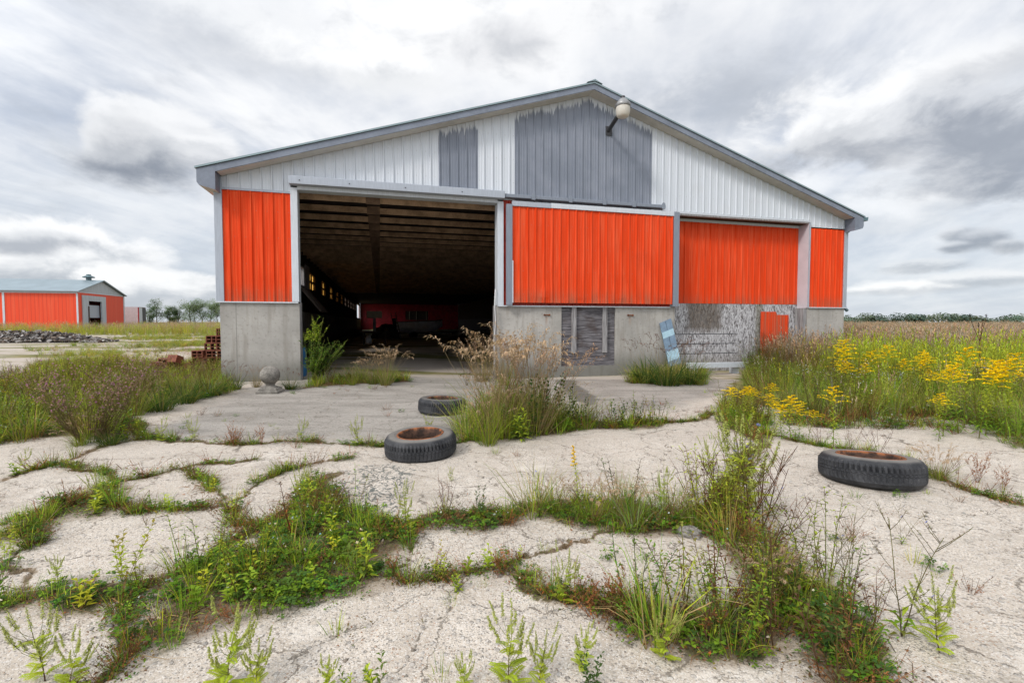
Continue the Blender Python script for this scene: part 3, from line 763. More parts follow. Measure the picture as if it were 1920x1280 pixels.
# foundation
M['shaded'] = simple('shaded_concrete_copy', (.11, .10, .095), .9, var=.5)  # darker copy of the base concrete, indoor shade put into its colour
part('foundation_wall', M['concrete'], [(0.03, 1.72, .0, .28, -.4, 1.84)])
mid = MB(); mid.box(6.56, 8.38, 0, .28, -.5, 1.82); mid.box(8.38, 10.01, 0, .28, -.5, .17); mid.box(10.01, 11.93, 0, .28, -.5, 1.82); mid.build('foundation_wall', M['concrete'], barn)
part('foundation_wall', M['concrete'], [(16.78, 18.28, 0, .28, -.5, 1.84)])
part('foundation_wall', M['concrete'], [(0.03, .25, .28, L, -.4, 1.84)]); part('foundation_wall', M['shaded'], [(18.05, 18.28, .28, L, -.5, 1.84)])
floor = part('floor', M['ground'], [(.25, 18.05, .29, L, -.4, -.135)])
part('threshold', M['concrete'], [(1.72, 6.56, -.02, .288, -.42, -.12)])
# orange siding
siding('siding_panel', .13, 1.565, 1.865, 4.405, M['orange'])
siding('siding_panel', 16.80, 18.20, 1.865, 4.37, M['orange'])
siding('lower_siding', 6.73, 11.78, 1.835, 4.60, M['red_strip'], y=.02)
# white gable siding with brushed grey patches
def gbot(u):
    if u < 1.57: return 4.45
    if u < 6.71: return 4.74
    if u < 11.93: return 4.60
    if u < 16.76: return 4.62
    return 4.41
mb = None
for a_, b_ in ((.06, 1.57), (1.57, 6.71), (6.71, 11.93), (11.93, 16.76), (16.76, 18.24)):
    siding('gable_siding', a_ + .001, b_ - .001, gbot((a_ + b_) / 2), lambda u: roofz(u) - .01, M['gable'], rib=.030)
part('gable_lining', M['near_black'], [(.3, 18.0, .06, .12, 4.63, 4.66)])
lin = MB(); lin.prism([(.1, 4.60), (18.2, 4.60), (18.2, 4.68), (9.15, 7.55), (.1, 4.68)], .05, .10); lin.build('gable_lining', M['near_black'], barn)
# trims
part('corner_trim', M['galv'], [(-.035, .13, -.035, .14, 1.86, 4.66)], bevel=.006); part('corner_trim', M['galv'], [(18.20, 18.335, -.035, .14, 1.86, 4.62)], bevel=.006)
part('base_flashing', M['white_trim'], [(-.05, 1.70, -.05, .0, 1.838, 1.866)]); part('base_flashing', M['white_trim'], [(6.57, 11.75, -.065, .015, 1.80, 1.835)]); part('base_flashing', M['white_trim'], [(16.78, 18.35, -.05, 0, 1.838, 1.866)])
part('belt_trim', M['galv'], [(.13, 1.57, -.03, -.004, 4.405, 4.455)])
part('door_jamb', M['white_trim'], [(1.567, 1.72, -.05, .26, 1.87, 4.55)], bevel=.004); part('door_jamb', M['white_trim'], [(6.565, 6.728, -.05, .26, 1.836, 4.55)], bevel=.004)
part('jamb_post', M['plank'], [(1.722, 1.745, .05, .22, -.12, 1.86)]); part('jamb_post', M['plank'], [(6.50, 6.558, .05, .22, -.12, 1.83)])
hd = part('door_header', M['galv'], [(1.565, 6.72, -.24, -.02, 4.585, 4.775)], bevel=.012)
for u in (1.8, 2.9, 4.2, 5.6): part('bolt', M['dark_metal'], [(u - .012, u + .012, -.25, -.241, 4.66, 4.685)], hd)
part('header_board', M['white_trim'], [(1.72, 6.565, -.06, .24, 4.50, 4.584)])
# big sliding door, slid to the right of the opening
def warp(u, z):
    w_ = .012 * math.exp(-((u - 7.62 - .04 * (z - 2.4)) / .05) ** 2) * (1 if z < 3.9 else .3)
    w_ += -.035 * math.exp(-((u - 7.85) / .22) ** 2 - ((z - 2.15) / .25) ** 2) + .02 * math.exp(-((u - 7.7) / .07) ** 2 - ((z - 2.3) / .4) ** 2)
    w_ += .010 * math.sin(u * 2.3 + z) + (.022 * math.exp(-((z - 1.93) / .05) ** 2) * math.sin(u * 5 + 1))
    return w_
sd_ = siding('sliding_door', 6.93, 11.74, 1.905, 4.42, M['orange_door'], y=-.15, rows=16, warp=warp, rib=.028)
part('door_stile', M['galv_dark'], [(6.775, 6.93, -.20, -.10, 1.83, 4.46)], sd_, .006)
part('door_stile', M['galv_dark'], [(11.745, 11.93, -.19, -.10, 1.84, 4.55)], sd_, .006)
part('top_rail', M['galv'], [(6.93, 8.0, -.19, -.10, 4.42, 4.55)], sd_, .005); part('top_rail', M['white_trim'], [(8.003, 11.745, -.193, -.10, 4.425, 4.555)], sd_, .005)
tr = MB(); tr.box(6.73, 11.46, -.20, -.02, 4.63, 4.72); trk = tr.build('door_track', M['galv_dark'], barn, bevel=.01)
for u in (7.5, 8.55, 9.55, 10.45, 11.38): hg = MB(); hg.prism([(u - .05, 4.60), (u + .05, 4.60), (u + .05, 4.74), (u + .02, 4.78), (u - .02, 4.78), (u - .05, 4.74)], -.225, -.201); hg.build('hanger', M['galv_dark'], trk, bevel=.004)
part('end_cap', M['white_trim'], [(6.925, 6.95, -.205, -.19, 1.90, 3.0)], sd_)
# recessed bay on the right
part('bay_header', M['white_trim'], [(11.93, 16.80, -.03, .10, 4.555, 4.615)])
hb = MB(); hb.hexa([(11.93, -.028, 4.50), (16.72, -.028, 4.51), (16.72, .10, 4.51), (11.93, .10, 4.50)], [(11.93, -.028, 4.553), (16.72, -.028, 4.553), (16.72, .10, 4.553), (11.93, .10, 4.553)])
hb.build('weathered_board', M['plank'], barn)
part('bay_ceiling', M['dark_wood'], [(11.95, 16.76, .102, .40, 4.50, 4.56)])
siding('bay_door', 11.93, 16.74, 1.96, 4.44, M['orange_door'], y=.37, rib=.030, off=.1)
part('bay_rail', M['white_trim'], [(11.95, 16.74, .33, .365, 4.42, 4.498)])
part('strand_board', M['strand'], [(11.93, 16.74, .36, .40, -.3, 1.955)])
part('bay_jamb', M['pink_white'], [(16.742, 16.80, -.02, .37, 1.84, 4.552)]); part('bay_jamb', M['galv'], [(16.75, 16.80, -.045, -.022, 1.87, 4.552)])
part('bay_post', M['plank'], [(16.64, 16.775, .02, .34, -.3, 1.838)])
# boarded opening in the base
bd = part('boarded_opening', M['ply'], [(8.385, 10.005, .04, .08, .172, 1.80)])
pk = part('plank', M['plank'], [(8.68, 8.81, -.035, .035, .52, 1.80)], bd, .004); part('plank', M['plank'], [(9.62, 9.745, -.04, .035, .53, 1.80)], bd, .004)
for u in (7.95, 10.47): part('bracket', M['rust'], [(u - .09, u + .09, -.03, -.001, 1.575, 1.60), (u - .09, u - .06, -.045, -.03, 1.56, 1.61), (u + .06, u + .09, -.045, -.03, 1.56, 1.61)])
# roof, fascia, soffit
OV = .36
for sgn in (0, 1):
    U = lambda u: u if not sgn else 18.3 - u
    eu, ez = -.26, 4.665 - .319 * .26 + .15; ax, azz = 9.15, 7.584 + .15
    rf = MB(); rf.prism([(U(eu - .03), ez + .005), (U(ax), azz + .005), (U(ax), azz + .045), (U(eu - .03), ez + .045)][::(1 if not sgn else -1)], -OV - .03, L + .3); rf.build('roof', M['roof_metal'], barn)
    fb = MB(); fb.prism([(U(eu), ez - .145), (U(ax), azz - .145), (U(ax), azz), (U(eu), ez)][::(1 if not sgn else -1)], -OV, -OV + .03); fb.build('fascia', M['fascia'], barn)
    sf = MB(); sf.prism([(U(.13), 4.665 + .319 * .13 - .005), (U(ax), 7.584 - .005), (U(ax), 7.584 + .03), (U(.13), 4.665 + .319 * .13 + .03)][::(1 if not sgn else -1)], -OV + .03, .03); sf.build('soffit', M['soffit'], barn)
    eb = MB(); eb.prism([(U(-.262), ez - .002), (U(.10), ez + .108), (U(.10), 4.30), (U(-.22), 4.385), (U(-.262), 4.45)][::(-1 if not sgn else 1)], -OV - .004, L); e_ = eb.build('eave_box', [M['fascia'], M['soffit']], barn)
    # underside pale, end grey
    ms = [0] * len(e_.data.polygons)
    for i, p_ in enumerate(e_.data.polygons):
        if p_.normal.z < -.5 or (abs(p_.normal.y) < .3 and p_.normal.z < -.3): ms[i] = 1
    e_.data.polygons.foreach_set('material_index', ms)
    un = MB(); un.prism([(U(.02), 4.70), (U(9.15), 7.60), (U(9.15), 7.63), (U(.02), 4.73)][::(1 if not sgn else -1)], .12, L); un.build('roof_lining', M['near_black'], barn)
rc = MB(); rc.prism([(8.93, 7.735), (9.15, 7.835), (9.37, 7.735), (9.15, 7.79)], -OV - .05, L + .3); rc.build('ridge_cap', M['roof_metal'], barn)
gt = MB(); gt.prism([(18.56, 4.62), (18.66, 4.62), (18.68, 4.74), (18.655, 4.74), (18.64, 4.64), (18.58, 4.64), (18.575, 4.74), (18.555, 4.74)][::-1], -.42, L); gt.build('gutter', M['teal'], barn)
dp = MB(); dp.tube([(18.60, .0, 4.62), (18.60, .02, 4.50), (18.46, .10, 4.36), (18.42, .12, 4.25), (18.42, .12, 1.95), (18.44, .08, 1.82), (18.44, .02, 1.76)], .05, 10); dp.build('downspout', M['teal'], barn, True)
# walls of the long sides
WY = [(9.0, 11.9)] + [(13.7 + 5.05 * i, 15.9 + 5.05 * i) for i in range(10)] + [(66.5, 78.0)]
WZ0, WZ1 = 2.98, 3.93
ys = [.28] + [v for a_ in WY for v in a_] + [L]
sw = MB(); so_ = MB()
for i in range(0, len(ys), 2): sw.box(.02, .18, ys[i], ys[i + 1], 1.841, 4.62); so_.box(-.02, .018, ys[i] - (.13 if i == 0 else 0), ys[i + 1], 1.841, 4.62)
for i, (a_, b_) in enumerate(WY):
    z0, z1 = (WZ0, WZ1) if i < len(WY) - 1 else (1.95, 4.3)
    for m_, x0, x1 in ((sw, .02, .18), (so_, -.02, .018)): m_.box(x0, x1, a_, b_, 1.841, z0); m_.box(x0, x1, a_, b_, z1, 4.62)
sw.build('side_wall', M['dark_wood'], barn); so_.build('side_siding', M['far_orange'], barn)
part('side_wall', M['dark_wood'], [(18.08, 18.27, .28, L, 1.841, 4.62)]); part('side_siding', M['far_orange'], [(18.28, 18.30, .15, L, 1.841, 4.62)])
part('back_wall', M['red_inside'], [(.2, 8.2, L - .3, L - .1, -.2, 4.62), (12.4, 18.05, L - .3, L - .1, -.2, 4.62), (8.2, 12.4, L - .3, L - .1, -.2, 1.7), (8.2, 12.4, L - .3, L - .1, 3.4, 4.62)])
bw = part('back_opening', M['dark_wood'], [(8.2, 12.4, L - .12, L - .08, 1.7, 3.4)])
for u in (8.9, 10.2, 12.0): part('stud', M['tan_box'], [(u, u + .12, L - .3, L - .125, 1.7, 3.4)], bw)
bg2 = MB(); bg2.prism([(.1, 4.62), (18.2, 4.62), (9.15, 7.6)], L - .25, L - .05); bg2.build('back_gable', M['near_black'], barn)
for i, (a_, b_) in enumerate(WY):
    z0, z1 = (WZ0, WZ1) if i < len(WY) - 1 else (1.95, 4.3)
    fr = MB(); m_ = (a_ + b_) / 2; zm = (z0 + z1) / 2
    fr.box(.03, .20, a_, a_ + .10, z0, z1); fr.box(.03, .20, b_ - .10, b_, z0, z1); fr.box(.03, .20, a_ + .1, b_ - .1, z0, z0 + .07); fr.box(.03, .20, a_ + .1, b_ - .1, z1 - .07, z1)
    if 0 < i < len(WY) - 1: fr.box(.06, .17, a_ + .1, b_ - .1, zm - .045, zm + .045); fr.box(.06, .17, m_ - .05, m_ + .05, z0 + .07, zm - .045); fr.box(.06, .17, m_ - .05, m_ + .05, zm + .045, z1 - .07)
    f_ = fr.build('window', M['dark_wood'] if 0 < i < len(WY) - 1 else M['plank'], barn)
    if 0 < i < 6: part('pane', M['yellow_pane'], [(.09, .095, a_ + .1, b_ - .1, z0 + .07, z1 - .07)], f_)
part('wall_panel', M['pink_white'], [(.205, .225, 11.95, 13.45, 2.7, 4.1)])
M['hatch'] = simple('brown_hatch_wood', (.20, .15, .12), .7, var=.3, scale=4)
# tilted hatch inside the left wall
y0, zz0 = on_left(563, 541); y1, zz1 = on_left(579, 541)
hp = MB(); hp.hexa([(.2, 10.2, 2.90), (.2, 13.2, 2.90), (1.12, 12.4, 1.82), (1.12, 9.6, 1.82)], [(.23, 10.2, 2.96), (.23, 13.2, 2.96), (1.16, 12.4, 1.88), (1.16, 9.6, 1.88)]); hp.build('hatch', M['hatch'], barn)
# trusses
M['gusset'] = simple('dull_brown_gusset', (.22, .145, .10), .85, var=.4, scale=5, spec=.15)
for i in range(34):
    y = .55 + i * 1.22
    mb = MB(); mb.box(.2, 18.1, y, y + .04, 4.43, 4.59)
    tr_ = mb.build('truss_chord', M['beam_wood'], barn)
    if i < 40:
        g = MB(); g.box(3.25, 3.6, y - .012, y + .052, 4.405, 4.63); g.build('gusset', M['gusset'], tr_)
part('ceiling_lining', M['near_black'], [(.2, 18.1, .3, L - .35, 4.64, 4.655)])

# floodlight on the gable
lu, lz = on_front(1168, 205, .95); au, az_ = on_front(1140, 246)
yl = tag(empty('wall_lamp', world(au, 0, az_), BA), 'grey yard lamp with a ribbed glass shade on an arm under the gable peak', 'lamp')
hx, hy, hz = lu - au, -.95, lz - az_
mb = MB(); mb.tube([(0, .0, .0), (hx * .15, -.15, hz * .15), (hx, hy + .02, hz + .02)], .055, 10); mb.box(-.1, .1, -.03, .0, -.12, .12); mb.build('arm', M['dark_metal'], yl)
mb = MB(); mb.lathe([(0, .28), (.05, .28), (.10, .24), (.185, .14), (.20, .10), (.19, .06), (.178, .05), (0, .05)], 24, (hx, hy, hz)); hood = mb.build('hood', M['hood'], yl, True)
mb = MB(); mb.lathe([(.05, .285), (.05, .33), (.0, .34)], 10, (hx, hy, hz)); mb.build('photocell', M['dark_metal'], hood)
mb = MB(); mb.lathe([(.176, .048), (.182, -.05), (.158, -.17), (.13, -.20), (.0, -.205)], 32, (hx, hy, hz), fn=lambda i, j, r, z: (r * (1.0 + (.012 if j % 2 else 0)), z)); mb.build('lamp_shade', M['lamp_glass'], yl, True)

# leaning blue board, fallen beam, leaning orange sheet
def lean(name, mat, quad_px, d_top, d_bot, th, label, cat):
    tl, tr2, br2, bl = quad_px
    c = [(*on_front(*tl, d_top), -d_top), (*on_front(*tr2, d_top), -d_top), (*on_front(*br2, d_bot), -d_bot), (*on_front(*bl, d_bot), -d_bot)]
    u0, z0 = c[3][0], c[3][1]; e = tag(empty(name, world(u0, -d_bot, z0), BA), label, cat)
    return e, [np.array((q[0] - u0, q[2] + d_bot, q[1] - z0)) for q in c]


e, q = lean('striped_board', None, [(1236, 606), (1257, 597), (1276, 680), (1254, 688)], .03, .30, .03, 'faded blue board with pale bands leaning on the concrete base', 'board')
tl, tr2, br2, bl = q; nrm = np.array((0, -.03, 0))
def sl_(a, b, s0=0, s1=1, push=0.0):
    lo = [bl + (tl - bl) * a + ((br2 + (tr2 - br2) * a) - (bl + (tl - bl) * a)) * s for s in (s0, s1)]; hi = [bl + (tl - bl) * b + ((br2 + (tr2 - br2) * b) - (bl + (tl - bl) * b)) * s for s in (s0, s1)]
    f_ = [p + nrm * (1 + push) for p in (lo[0], lo[1], hi[1], hi[0])]; bk = [p for p in (lo[0], lo[1], hi[1], hi[0])]
    return f_, bk
mb = MB()
for s0, s1 in ((0, .48), (.52, 1)): f_, bk = sl_(0, 1, s0, s1); mb.hexa(bk[::1], f_[::1])
mb.build('board', M['blue'], e)
for a_, b_ in ((.64, .78), (.12, .34)):
    mb = MB(); f_, bk = sl_(a_, b_, 0, 1, .15); mb.hexa(bk, f_); mb.build('painted_band', M['pale_blue'], e)
u0, z0 = on_front(1282, 690, .55); u1, z1 = on_front(1397, 688, .35)
mb = MB(); a_ = np.array(world(u0, -.75, .10)); b_ = np.array(world(u1, -.45, .05)); d_ = b_ - a_; d_ /= np.linalg.norm(d_); s_ = np.cross(d_, (0, 0, 1))
lo = [a_ + s_ * .05, b_ + s_ * .05, b_ - s_ * .07, a_ - s_ * .07]; mb.hexa(lo, [p + (0, 0, .15) for p in lo])
mb.box(*(a_[0] + .1, a_[0] + .3, a_[1] - .0, a_[1] + .2, -.2, a_[2] - .002)); mb.box(*(b_[0] - .5, b_[0] - .3, b_[1] - .1, b_[1] + .1, -.2, b_[2] - .002))
tag(mb.build('fallen_beam', M['white_trim'], None, bevel=.005), 'long pale metal beam lying at the foot of the strand board', 'beam')
ob = siding('orange_sheet', 15.27, 16.36, -.15, lambda u: 1.72 if u < 15.88 else 1.62, M['orange_door'], y=.31, parent=None, rib=.012)
ob.location = (BO[0], BO[1], 0); ob.rotation_euler = (0, 0, BA); tag(ob, 'small orange metal sheet propped against the strand board behind weeds', 'metal sheet')
# white cable beside the opening
mb = MB(); cp = [(931, 542), (929, 575), (931, 600), (927, 640), (929, 670), (924, 700)]
mb.tube([world(u - .03, -.09 - .02 * i, z) for i, (u, z) in enumerate(on_front(*p, .1) for p in cp)], .012, 6)
tag(mb.build('cable', M['cable'], None, True), 'thin white cable hanging down the right jamb of the open door', 'cable')

# ---- inside the barn
def inside_at(px, py, zf=-.13):
    d = ray(px, py); t_ = (zf - CAMH) / d[2]; return d[0] * t_, d[1] * t_
x, y = inside_at(691, 648); e = tag(empty('gas_cylinder', (x, y, -.135)), 'white gas cylinder standing on the barn floor', 'gas cylinder')
mb = MB(); mb.lathe([(0, .0), (.16, .0), (.16, .04), (.17, .06), (.2, .14), (.2, .46), (.16, .56), (.06, .61), (0, .62)], 24); b_ = mb.build('tank', M['white_tank'], e, True)
mb = MB(); mb.lathe([(.12, .58), (.125, .72), (.115, .72), (.11, .58)], 16); mb.tube([(0, 0, .6), (0, 0, .72)], .03, 8); mb.build('collar', M['white_tank'], e, True)
bx, by = inside_at(787, 634); e = tag(empty('boat', (bx, by, .42), BA), 'small pale boat stored on a trailer at the far end of the barn', 'boat')
mb = MB(); n = 14; ring = []
for i in range(n + 1):
    s = i / n; xx = -2.1 + 4.2 * s; wd = .85 * (1 - max(0, (s - .6) / .4) ** 2.2) + .02; kz = .0 + .55 * max(0, (s - .65) / .35) ** 2; tz = .95 + .18 * s
    ring.append([(xx, -wd, tz), (xx, -wd * .92, .45 + kz * .5), (xx, -wd * .45, .1 + kz), (xx, 0, kz), (xx, wd * .45, .1 + kz), (xx, wd * .92, .45 + kz * .5), (xx, wd, tz)])
vs = [p for r_ in ring for p in r_]; fs = [(i * 7 + j, (i + 1) * 7 + j, (i + 1) * 7 + j + 1, i * 7 + j + 1) for i in range(n) for j in range(6)] + [tuple(range(6, -1, -1))] + [(i * 7, i * 7 + 6, (i + 1) * 7 + 6, (i + 1) * 7) for i in range(n)]
mb.add(vs, fs); mb.build('hull', M['boat'], e)
mb = MB(); mb.tube([(r_[0][0], r_[0][1] - .02, r_[0][2]) for r_ in ring], .04, 6); mb.tube([(r_[6][0], r_[6][1] + .02, r_[6][2]) for r_ in ring], .04, 6); mb.build('gunwale', M['dark_metal'], e)
mb = MB(); mb.box(-2.45, -2.1, -.18, .18, .35, 1.3); mb.build('outboard_motor', M['dark_metal'], e, bevel=.05)
e = tag(empty('boat_trailer', (bx, by, -.135), BA), 'two wheeled trailer under the stored boat', 'trailer')
mb = MB(); mb.tube([(-2, -.6, .5), (1.6, -.5, .5), (3.0, 0, .5)], .04, 6); mb.tube([(-2, .6, .5), (1.6, .5, .5), (3.0, 0, .5)], .04, 6); mb.tube([(-.6, -.8, .33), (-.6, .8, .33)], .04, 6); mb.box(-1.5, -1.4, -.6, .6, .46, .56); mb.box(1.0, 1.1, -.5, .5, .46, .56); mb.build('chassis', M['dark_metal'], e)
for s in (-1, 1):
    mb = MB(); mb.tube([(-.6, s * .78, .33), (-.6, s * .95, .33)], .33, 20); mb.build('wheel', M['black_rubber'], e)
x, y = inside_at(748, 637); e = tag(empty('ladder', (x, y, -.135), BA), 'dark ladder leaning beside the stored boat', 'ladder')
for s in (-.2, .2): mb = MB(); mb.tube([(s, 0, 0), (s - .45, .3, 2.3)], .035, 6); mb.build('rail', M['dark_metal'], e)
for i in range(1, 8): f_ = i / 8; mb = MB(); mb.tube([(-.2 - .45 * f_, .3 * f_, 2.3 * f_), (.2 - .45 * f_, .3 * f_, 2.3 * f_)], .02, 6); mb.build('rung', M['dark_metal'], e)
x, y = inside_at(684, 655); x2, y2 = x, y; e = tag(empty('workbench', (x - .3, y + 3, -.135), BA), 'dark workbench with clutter by the left barn wall', 'workbench')
mb = MB(); mb.box(-.75, .75, -.5, .5, .86, .94); mb.build('top', M['dark_wood'], e)
for sx in (-.68, .6):
    for sy in (-.44, .36): mb = MB(); mb.box(sx, sx + .08, sy, sy + .08, 0, .858); mb.build('leg', M['dark_wood'], e)
mb = MB(); mb.box(-.45, .45, -.28, .28, 0, .42); b_ = mb.build('wooden_box', M['tan_box'], None, bevel=.01); b_.location = (x - .3, y + 3, 1.62); b_.rotation_euler = (0, 0, BA); tag(b_, 'tan wooden box raised above the dark workbench', 'box')
mb = MB(); mb.box(-.09, .09, -.09, .09, 0, .813); b_ = mb.build('stand', M['dark_metal'], None, bevel=.01); b_.location = (x - .3, y + 3, .807); b_.rotation_euler = (0, 0, BA); tag(b_, 'dark stand on the workbench carrying the tan box', 'stand')
x, y = inside_at(712, 640)
mb = MB(); rr = random.Random(4)
mb.lathe([(0, 1.25), (.4, 1.2), (.75, 1.0), (.95, .7), (1.05, .3), (1.1, 0)], 26, fn=lambda i, j, r, z: (r * (1 + .13 * math.sin(j * 1.7 + i * .8)), z * (1 + .12 * math.sin(j * 2.3 + i * 1.9))))
b_ = mb.build('covered_heap', M['dark_wood'], None, True); b_.location = (x, y + 2, -.135); tag(b_, 'heap under a dark cover between workbench and boat', 'covered heap')
x, y = inside_at(645, 666); x1, y1 = inside_at(690, 660)
mb = MB(); mb.hexa([(x, y, -.13), (x1, y1, -.13), (x1, y1 + .35, -.13), (x, y + .35, -.13)], [(x, y, -.03), (x1, y1, -.03), (x1, y1 + .35, -.03), (x, y + .35, -.03)])
tag(mb.build('floor_plank', M['plank'], None), 'pale plank lying on the floor inside the barn', 'plank')
x, y = world(1.44, 1.0, 0)[:2]; e = tag(empty('barrel', (x, y, -.135)), 'blue plastic barrel half hidden inside the left jamb of the open door', 'barrel')
mb = MB(); mb.lathe([(0, 0), (.24, 0), (.27, .05), (.29, .3), (.27, .33), (.27, .55), (.29, .58), (.27, .83), (.24, .88), (0, .88)], 24); mb.build('body', M['blue_barrel'], e, True)
mb = MB(); mb.lathe([(.1, .881), (.1, .90), (0, .90)], 12); mb.build('cap', M['dark_metal'], e)

# ---- stone ball finial beside the left pier
x, y = at(507, 735); z = float(surf(x, y)[0]); e = tag(empty('ball_finial', (x, y, z)), 'round stone ball on a moulded foot beside the left concrete pier', 'finial')
mb = MB(); mb.lathe([(0, -.03), (.29, -.03), (.29, .035), (.265, .045), (.25, .05), (.235, .085), (.20, .10), (0, .10)], 4); mb.build('foot', M['stone'], e, bevel=.006).rotation_euler = (0, 0, .9)
mb = MB(); mb.lathe([(.14, .098), (.135, .115), (.09, .13), (.085, .165), (.11, .18), (0, .2)], 28); mb.build('neck', M['stone'], e, True)
mb = MB(); mb.lathe([(max(.001, .185 * math.sin(a_)), .345 - .185 * math.cos(a_)) for a_ in np.linspace(.0, math.pi, 20)], 32); mb.build('ball', M['stone'], e, True)

# ---- tyres
M['tyre_dirt'] = simple('dirt_and_litter', (.13, .10, .07), .95, var=.6, scale=14, bump=.8, spec=.1)
def tyre(px, py, rad, w_, rot, label, hub, tilt=(0, 0)):
    x, y = at(px, py); z = float(surf(x, y)[0]); k_ = rad / .36
    e = tag(empty('old_tyre', (x, y, z - .01), rot), label, 'tyre', 'old tyres lying on the yard'); e.rotation_euler = (tilt[0], tilt[1], rot); e.scale = (k_, k_, k_ * w_)
    prof = [(.225, .205), (.235, .222), (.262, .232), (.30, .228), (.325, .218), (.336, .208), (.340, .200), (.356, .178)]
    pr = prof + [(.358, .150), (.3595, .136), (.354, .134), (.354, .126), (.3595, .124), (.360, .112), (.354, .110), (.354, .102), (.3595, .1), (.359, .07)]
    pr = pr + [(.356, .045), (.33, .01), (.30, -.002), (.262, .0), (.235, .01), (.225, .025), (.222, .03), (.255, .05), (.29, .112), (.255, .18), (.222, .2)]
    n = 180
    def fn(i, j, r, z):
        # tread blocks and shoulder lugs
        if 7 <= i <= 9 and j % 3 == 0: r -= .011
        if i in (8, 9, 12, 13, 16, 17) and (j + (1 if i > 12 else 0)) % 3 == 0: r -= .008
        return r, z
    mb = MB(); mb.lathe(pr + [pr[0]], n, fn=fn); mb.build('tyre', M['tyre'], e)
    mb = MB()
    if hub: mb.lathe([(.232, .215), (.222, .222), (.212, .214), (.205, .17), (.19, .13), (.185, .02)], 40)
    else: mb.lathe([(.236, .222), (.228, .230), (.218, .226), (.208, .19), (.196, .17), (.19, .10), (.20, .05), (.215, .02)], 40)
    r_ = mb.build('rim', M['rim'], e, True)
    if not hub:
        mb = MB(); mb.lathe([(.212, .03), (.15, .045), (.08, .038), (0, .05)], 24, fn=lambda i, j, r, z: (r, z + .012 * math.sin(j * 2.1 + i * 1.7))); mb.build('dirt', M['tyre_dirt'], e, True)
    if hub:
        mb = MB(); mb.lathe([(.186, .07), (.15, .10), (.11, .15), (.07, .165), (.04, .16), (.0, .16)], 30, fn=lambda i, j, r, z: (r, z - (.02 if i == 1 and j % 6 < 2 else 0))); mb.build('hub', M['rust_tan'], r_, True)
    return e


tyre(790, 851, .375, .98, .3, 'old car tyre with hollow rusty rim over dark cracked coating, the one nearer the barn\'s left tuft', False, (R(2), R(-2.5)))['label'] = 'worn tyre with a hollow rusty rim lying on black-green crackled concrete'
tyre(829, 772, .385, 1.02, 1.1, 'worn tyre with a rusty hub still in it, closest to the open barn door', True, (R(1), R(2)))
tyre(1632, 899, .395, .92, 2.0, 'dusty tyre with a pale upper sidewall lying alone at the right of the yard', False, (R(4), R(5)))

# ---- lump of broken concrete
def rock(name, x, y, sx, sy, sz, seed, mat, z=None, parent=None):
    r_ = random.Random(seed); mb = MB(); n = 12
    prof = [(math.sin(a_), 1 - math.cos(a_)) for a_ in np.linspace(.0001, math.pi * .62, 7)]
    ph = [r_.uniform(0, 6) for _ in range(8)]
    mb.lathe([(p[0], 1.3 - p[1]) for p in prof], n, fn=lambda i, j, r, z_: (r * (1 + .22 * math.sin(j * 1.9 + ph[i % 8])), z_ * (1 + .1 * math.sin(j * 1.3 + ph[(i + 3) % 8]))))
    o = mb.build(name, mat, parent); zz = float(surf(x, y)[0]) if z is None else z
    o.location = (x, y, zz - .3 * sz); o.scale = (sx, sy, sz); o.rotation_euler = (0, 0, r_.uniform(0, 6)); return o


x, y = at(1292, 1003); tag(rock('broken_concrete', x, y, .085, .06, .06, 5, M['stone']), 'lump of broken concrete at the end of the grassy crack', 'rubble lump')

# ---- stack of hollow clay blocks left of the barn
mb = MB(); t_ = .022; LX, LY, LZ = .30, .20, .20
for x0, x1 in ((0, t_), (LX / 2 - t_ / 2, LX / 2 + t_ / 2), (LX - t_, LX)): mb.box(x0, x1, 0, LY, 0, LZ)
for z0 in (0, LZ / 2 - t_ / 2, LZ - t_): mb.box(t_, LX / 2 - t_ / 2, .002, LY - .002, z0 + .001, z0 + t_ - .001); mb.box(LX / 2 + t_ / 2, LX - t_, .002, LY - .002, z0 + .001, z0 + t_ - .001)
blk = mb.build('hollow_block', M['brick']); sx_, sy_ = at(388, 700)
rr = random.Random(9); first = True; nb = 0
spots = []
for lev in range(6):
    for c_ in range(3 - (lev > 2) - (lev > 4)):
        for d_ in range(2): spots.append((sx_ + .10 - .31 * c_ + rr.uniform(-.06, .06), sy_ + .25 + .24 * d_ + rr.uniform(-.03, .03), lev * .203, rr.uniform(-.28, .28), 0))
stack_n = len(spots)
for i in range(15): spots.append((sx_ - .45 - rr.random() * .9, sy_ - .0 + rr.uniform(-.35, .6), .01 + (.2 if i % 3 == 0 else 0), rr.uniform(0, 6), rr.choice([0, 0, .5, 1.2])))
for i, (x, y, z, rz, tl_) in enumerate(spots):
    o = blk if first else blk.copy()
    if not first: COL.objects.link(o)
    first = False
    o.location = (x, y, z + (.06 if tl_ else 0)); o.rotation_euler = (tl_, 0, rz + BA)
    if i < stack_n: tag(o, 'red brown hollow clay block in the stack against the barn\'s left side', 'clay block', 'stacked hollow clay blocks')
    else: tag(o, 'red brown hollow clay block fallen among weeds left of the stack', 'clay block', 'fallen hollow clay blocks')

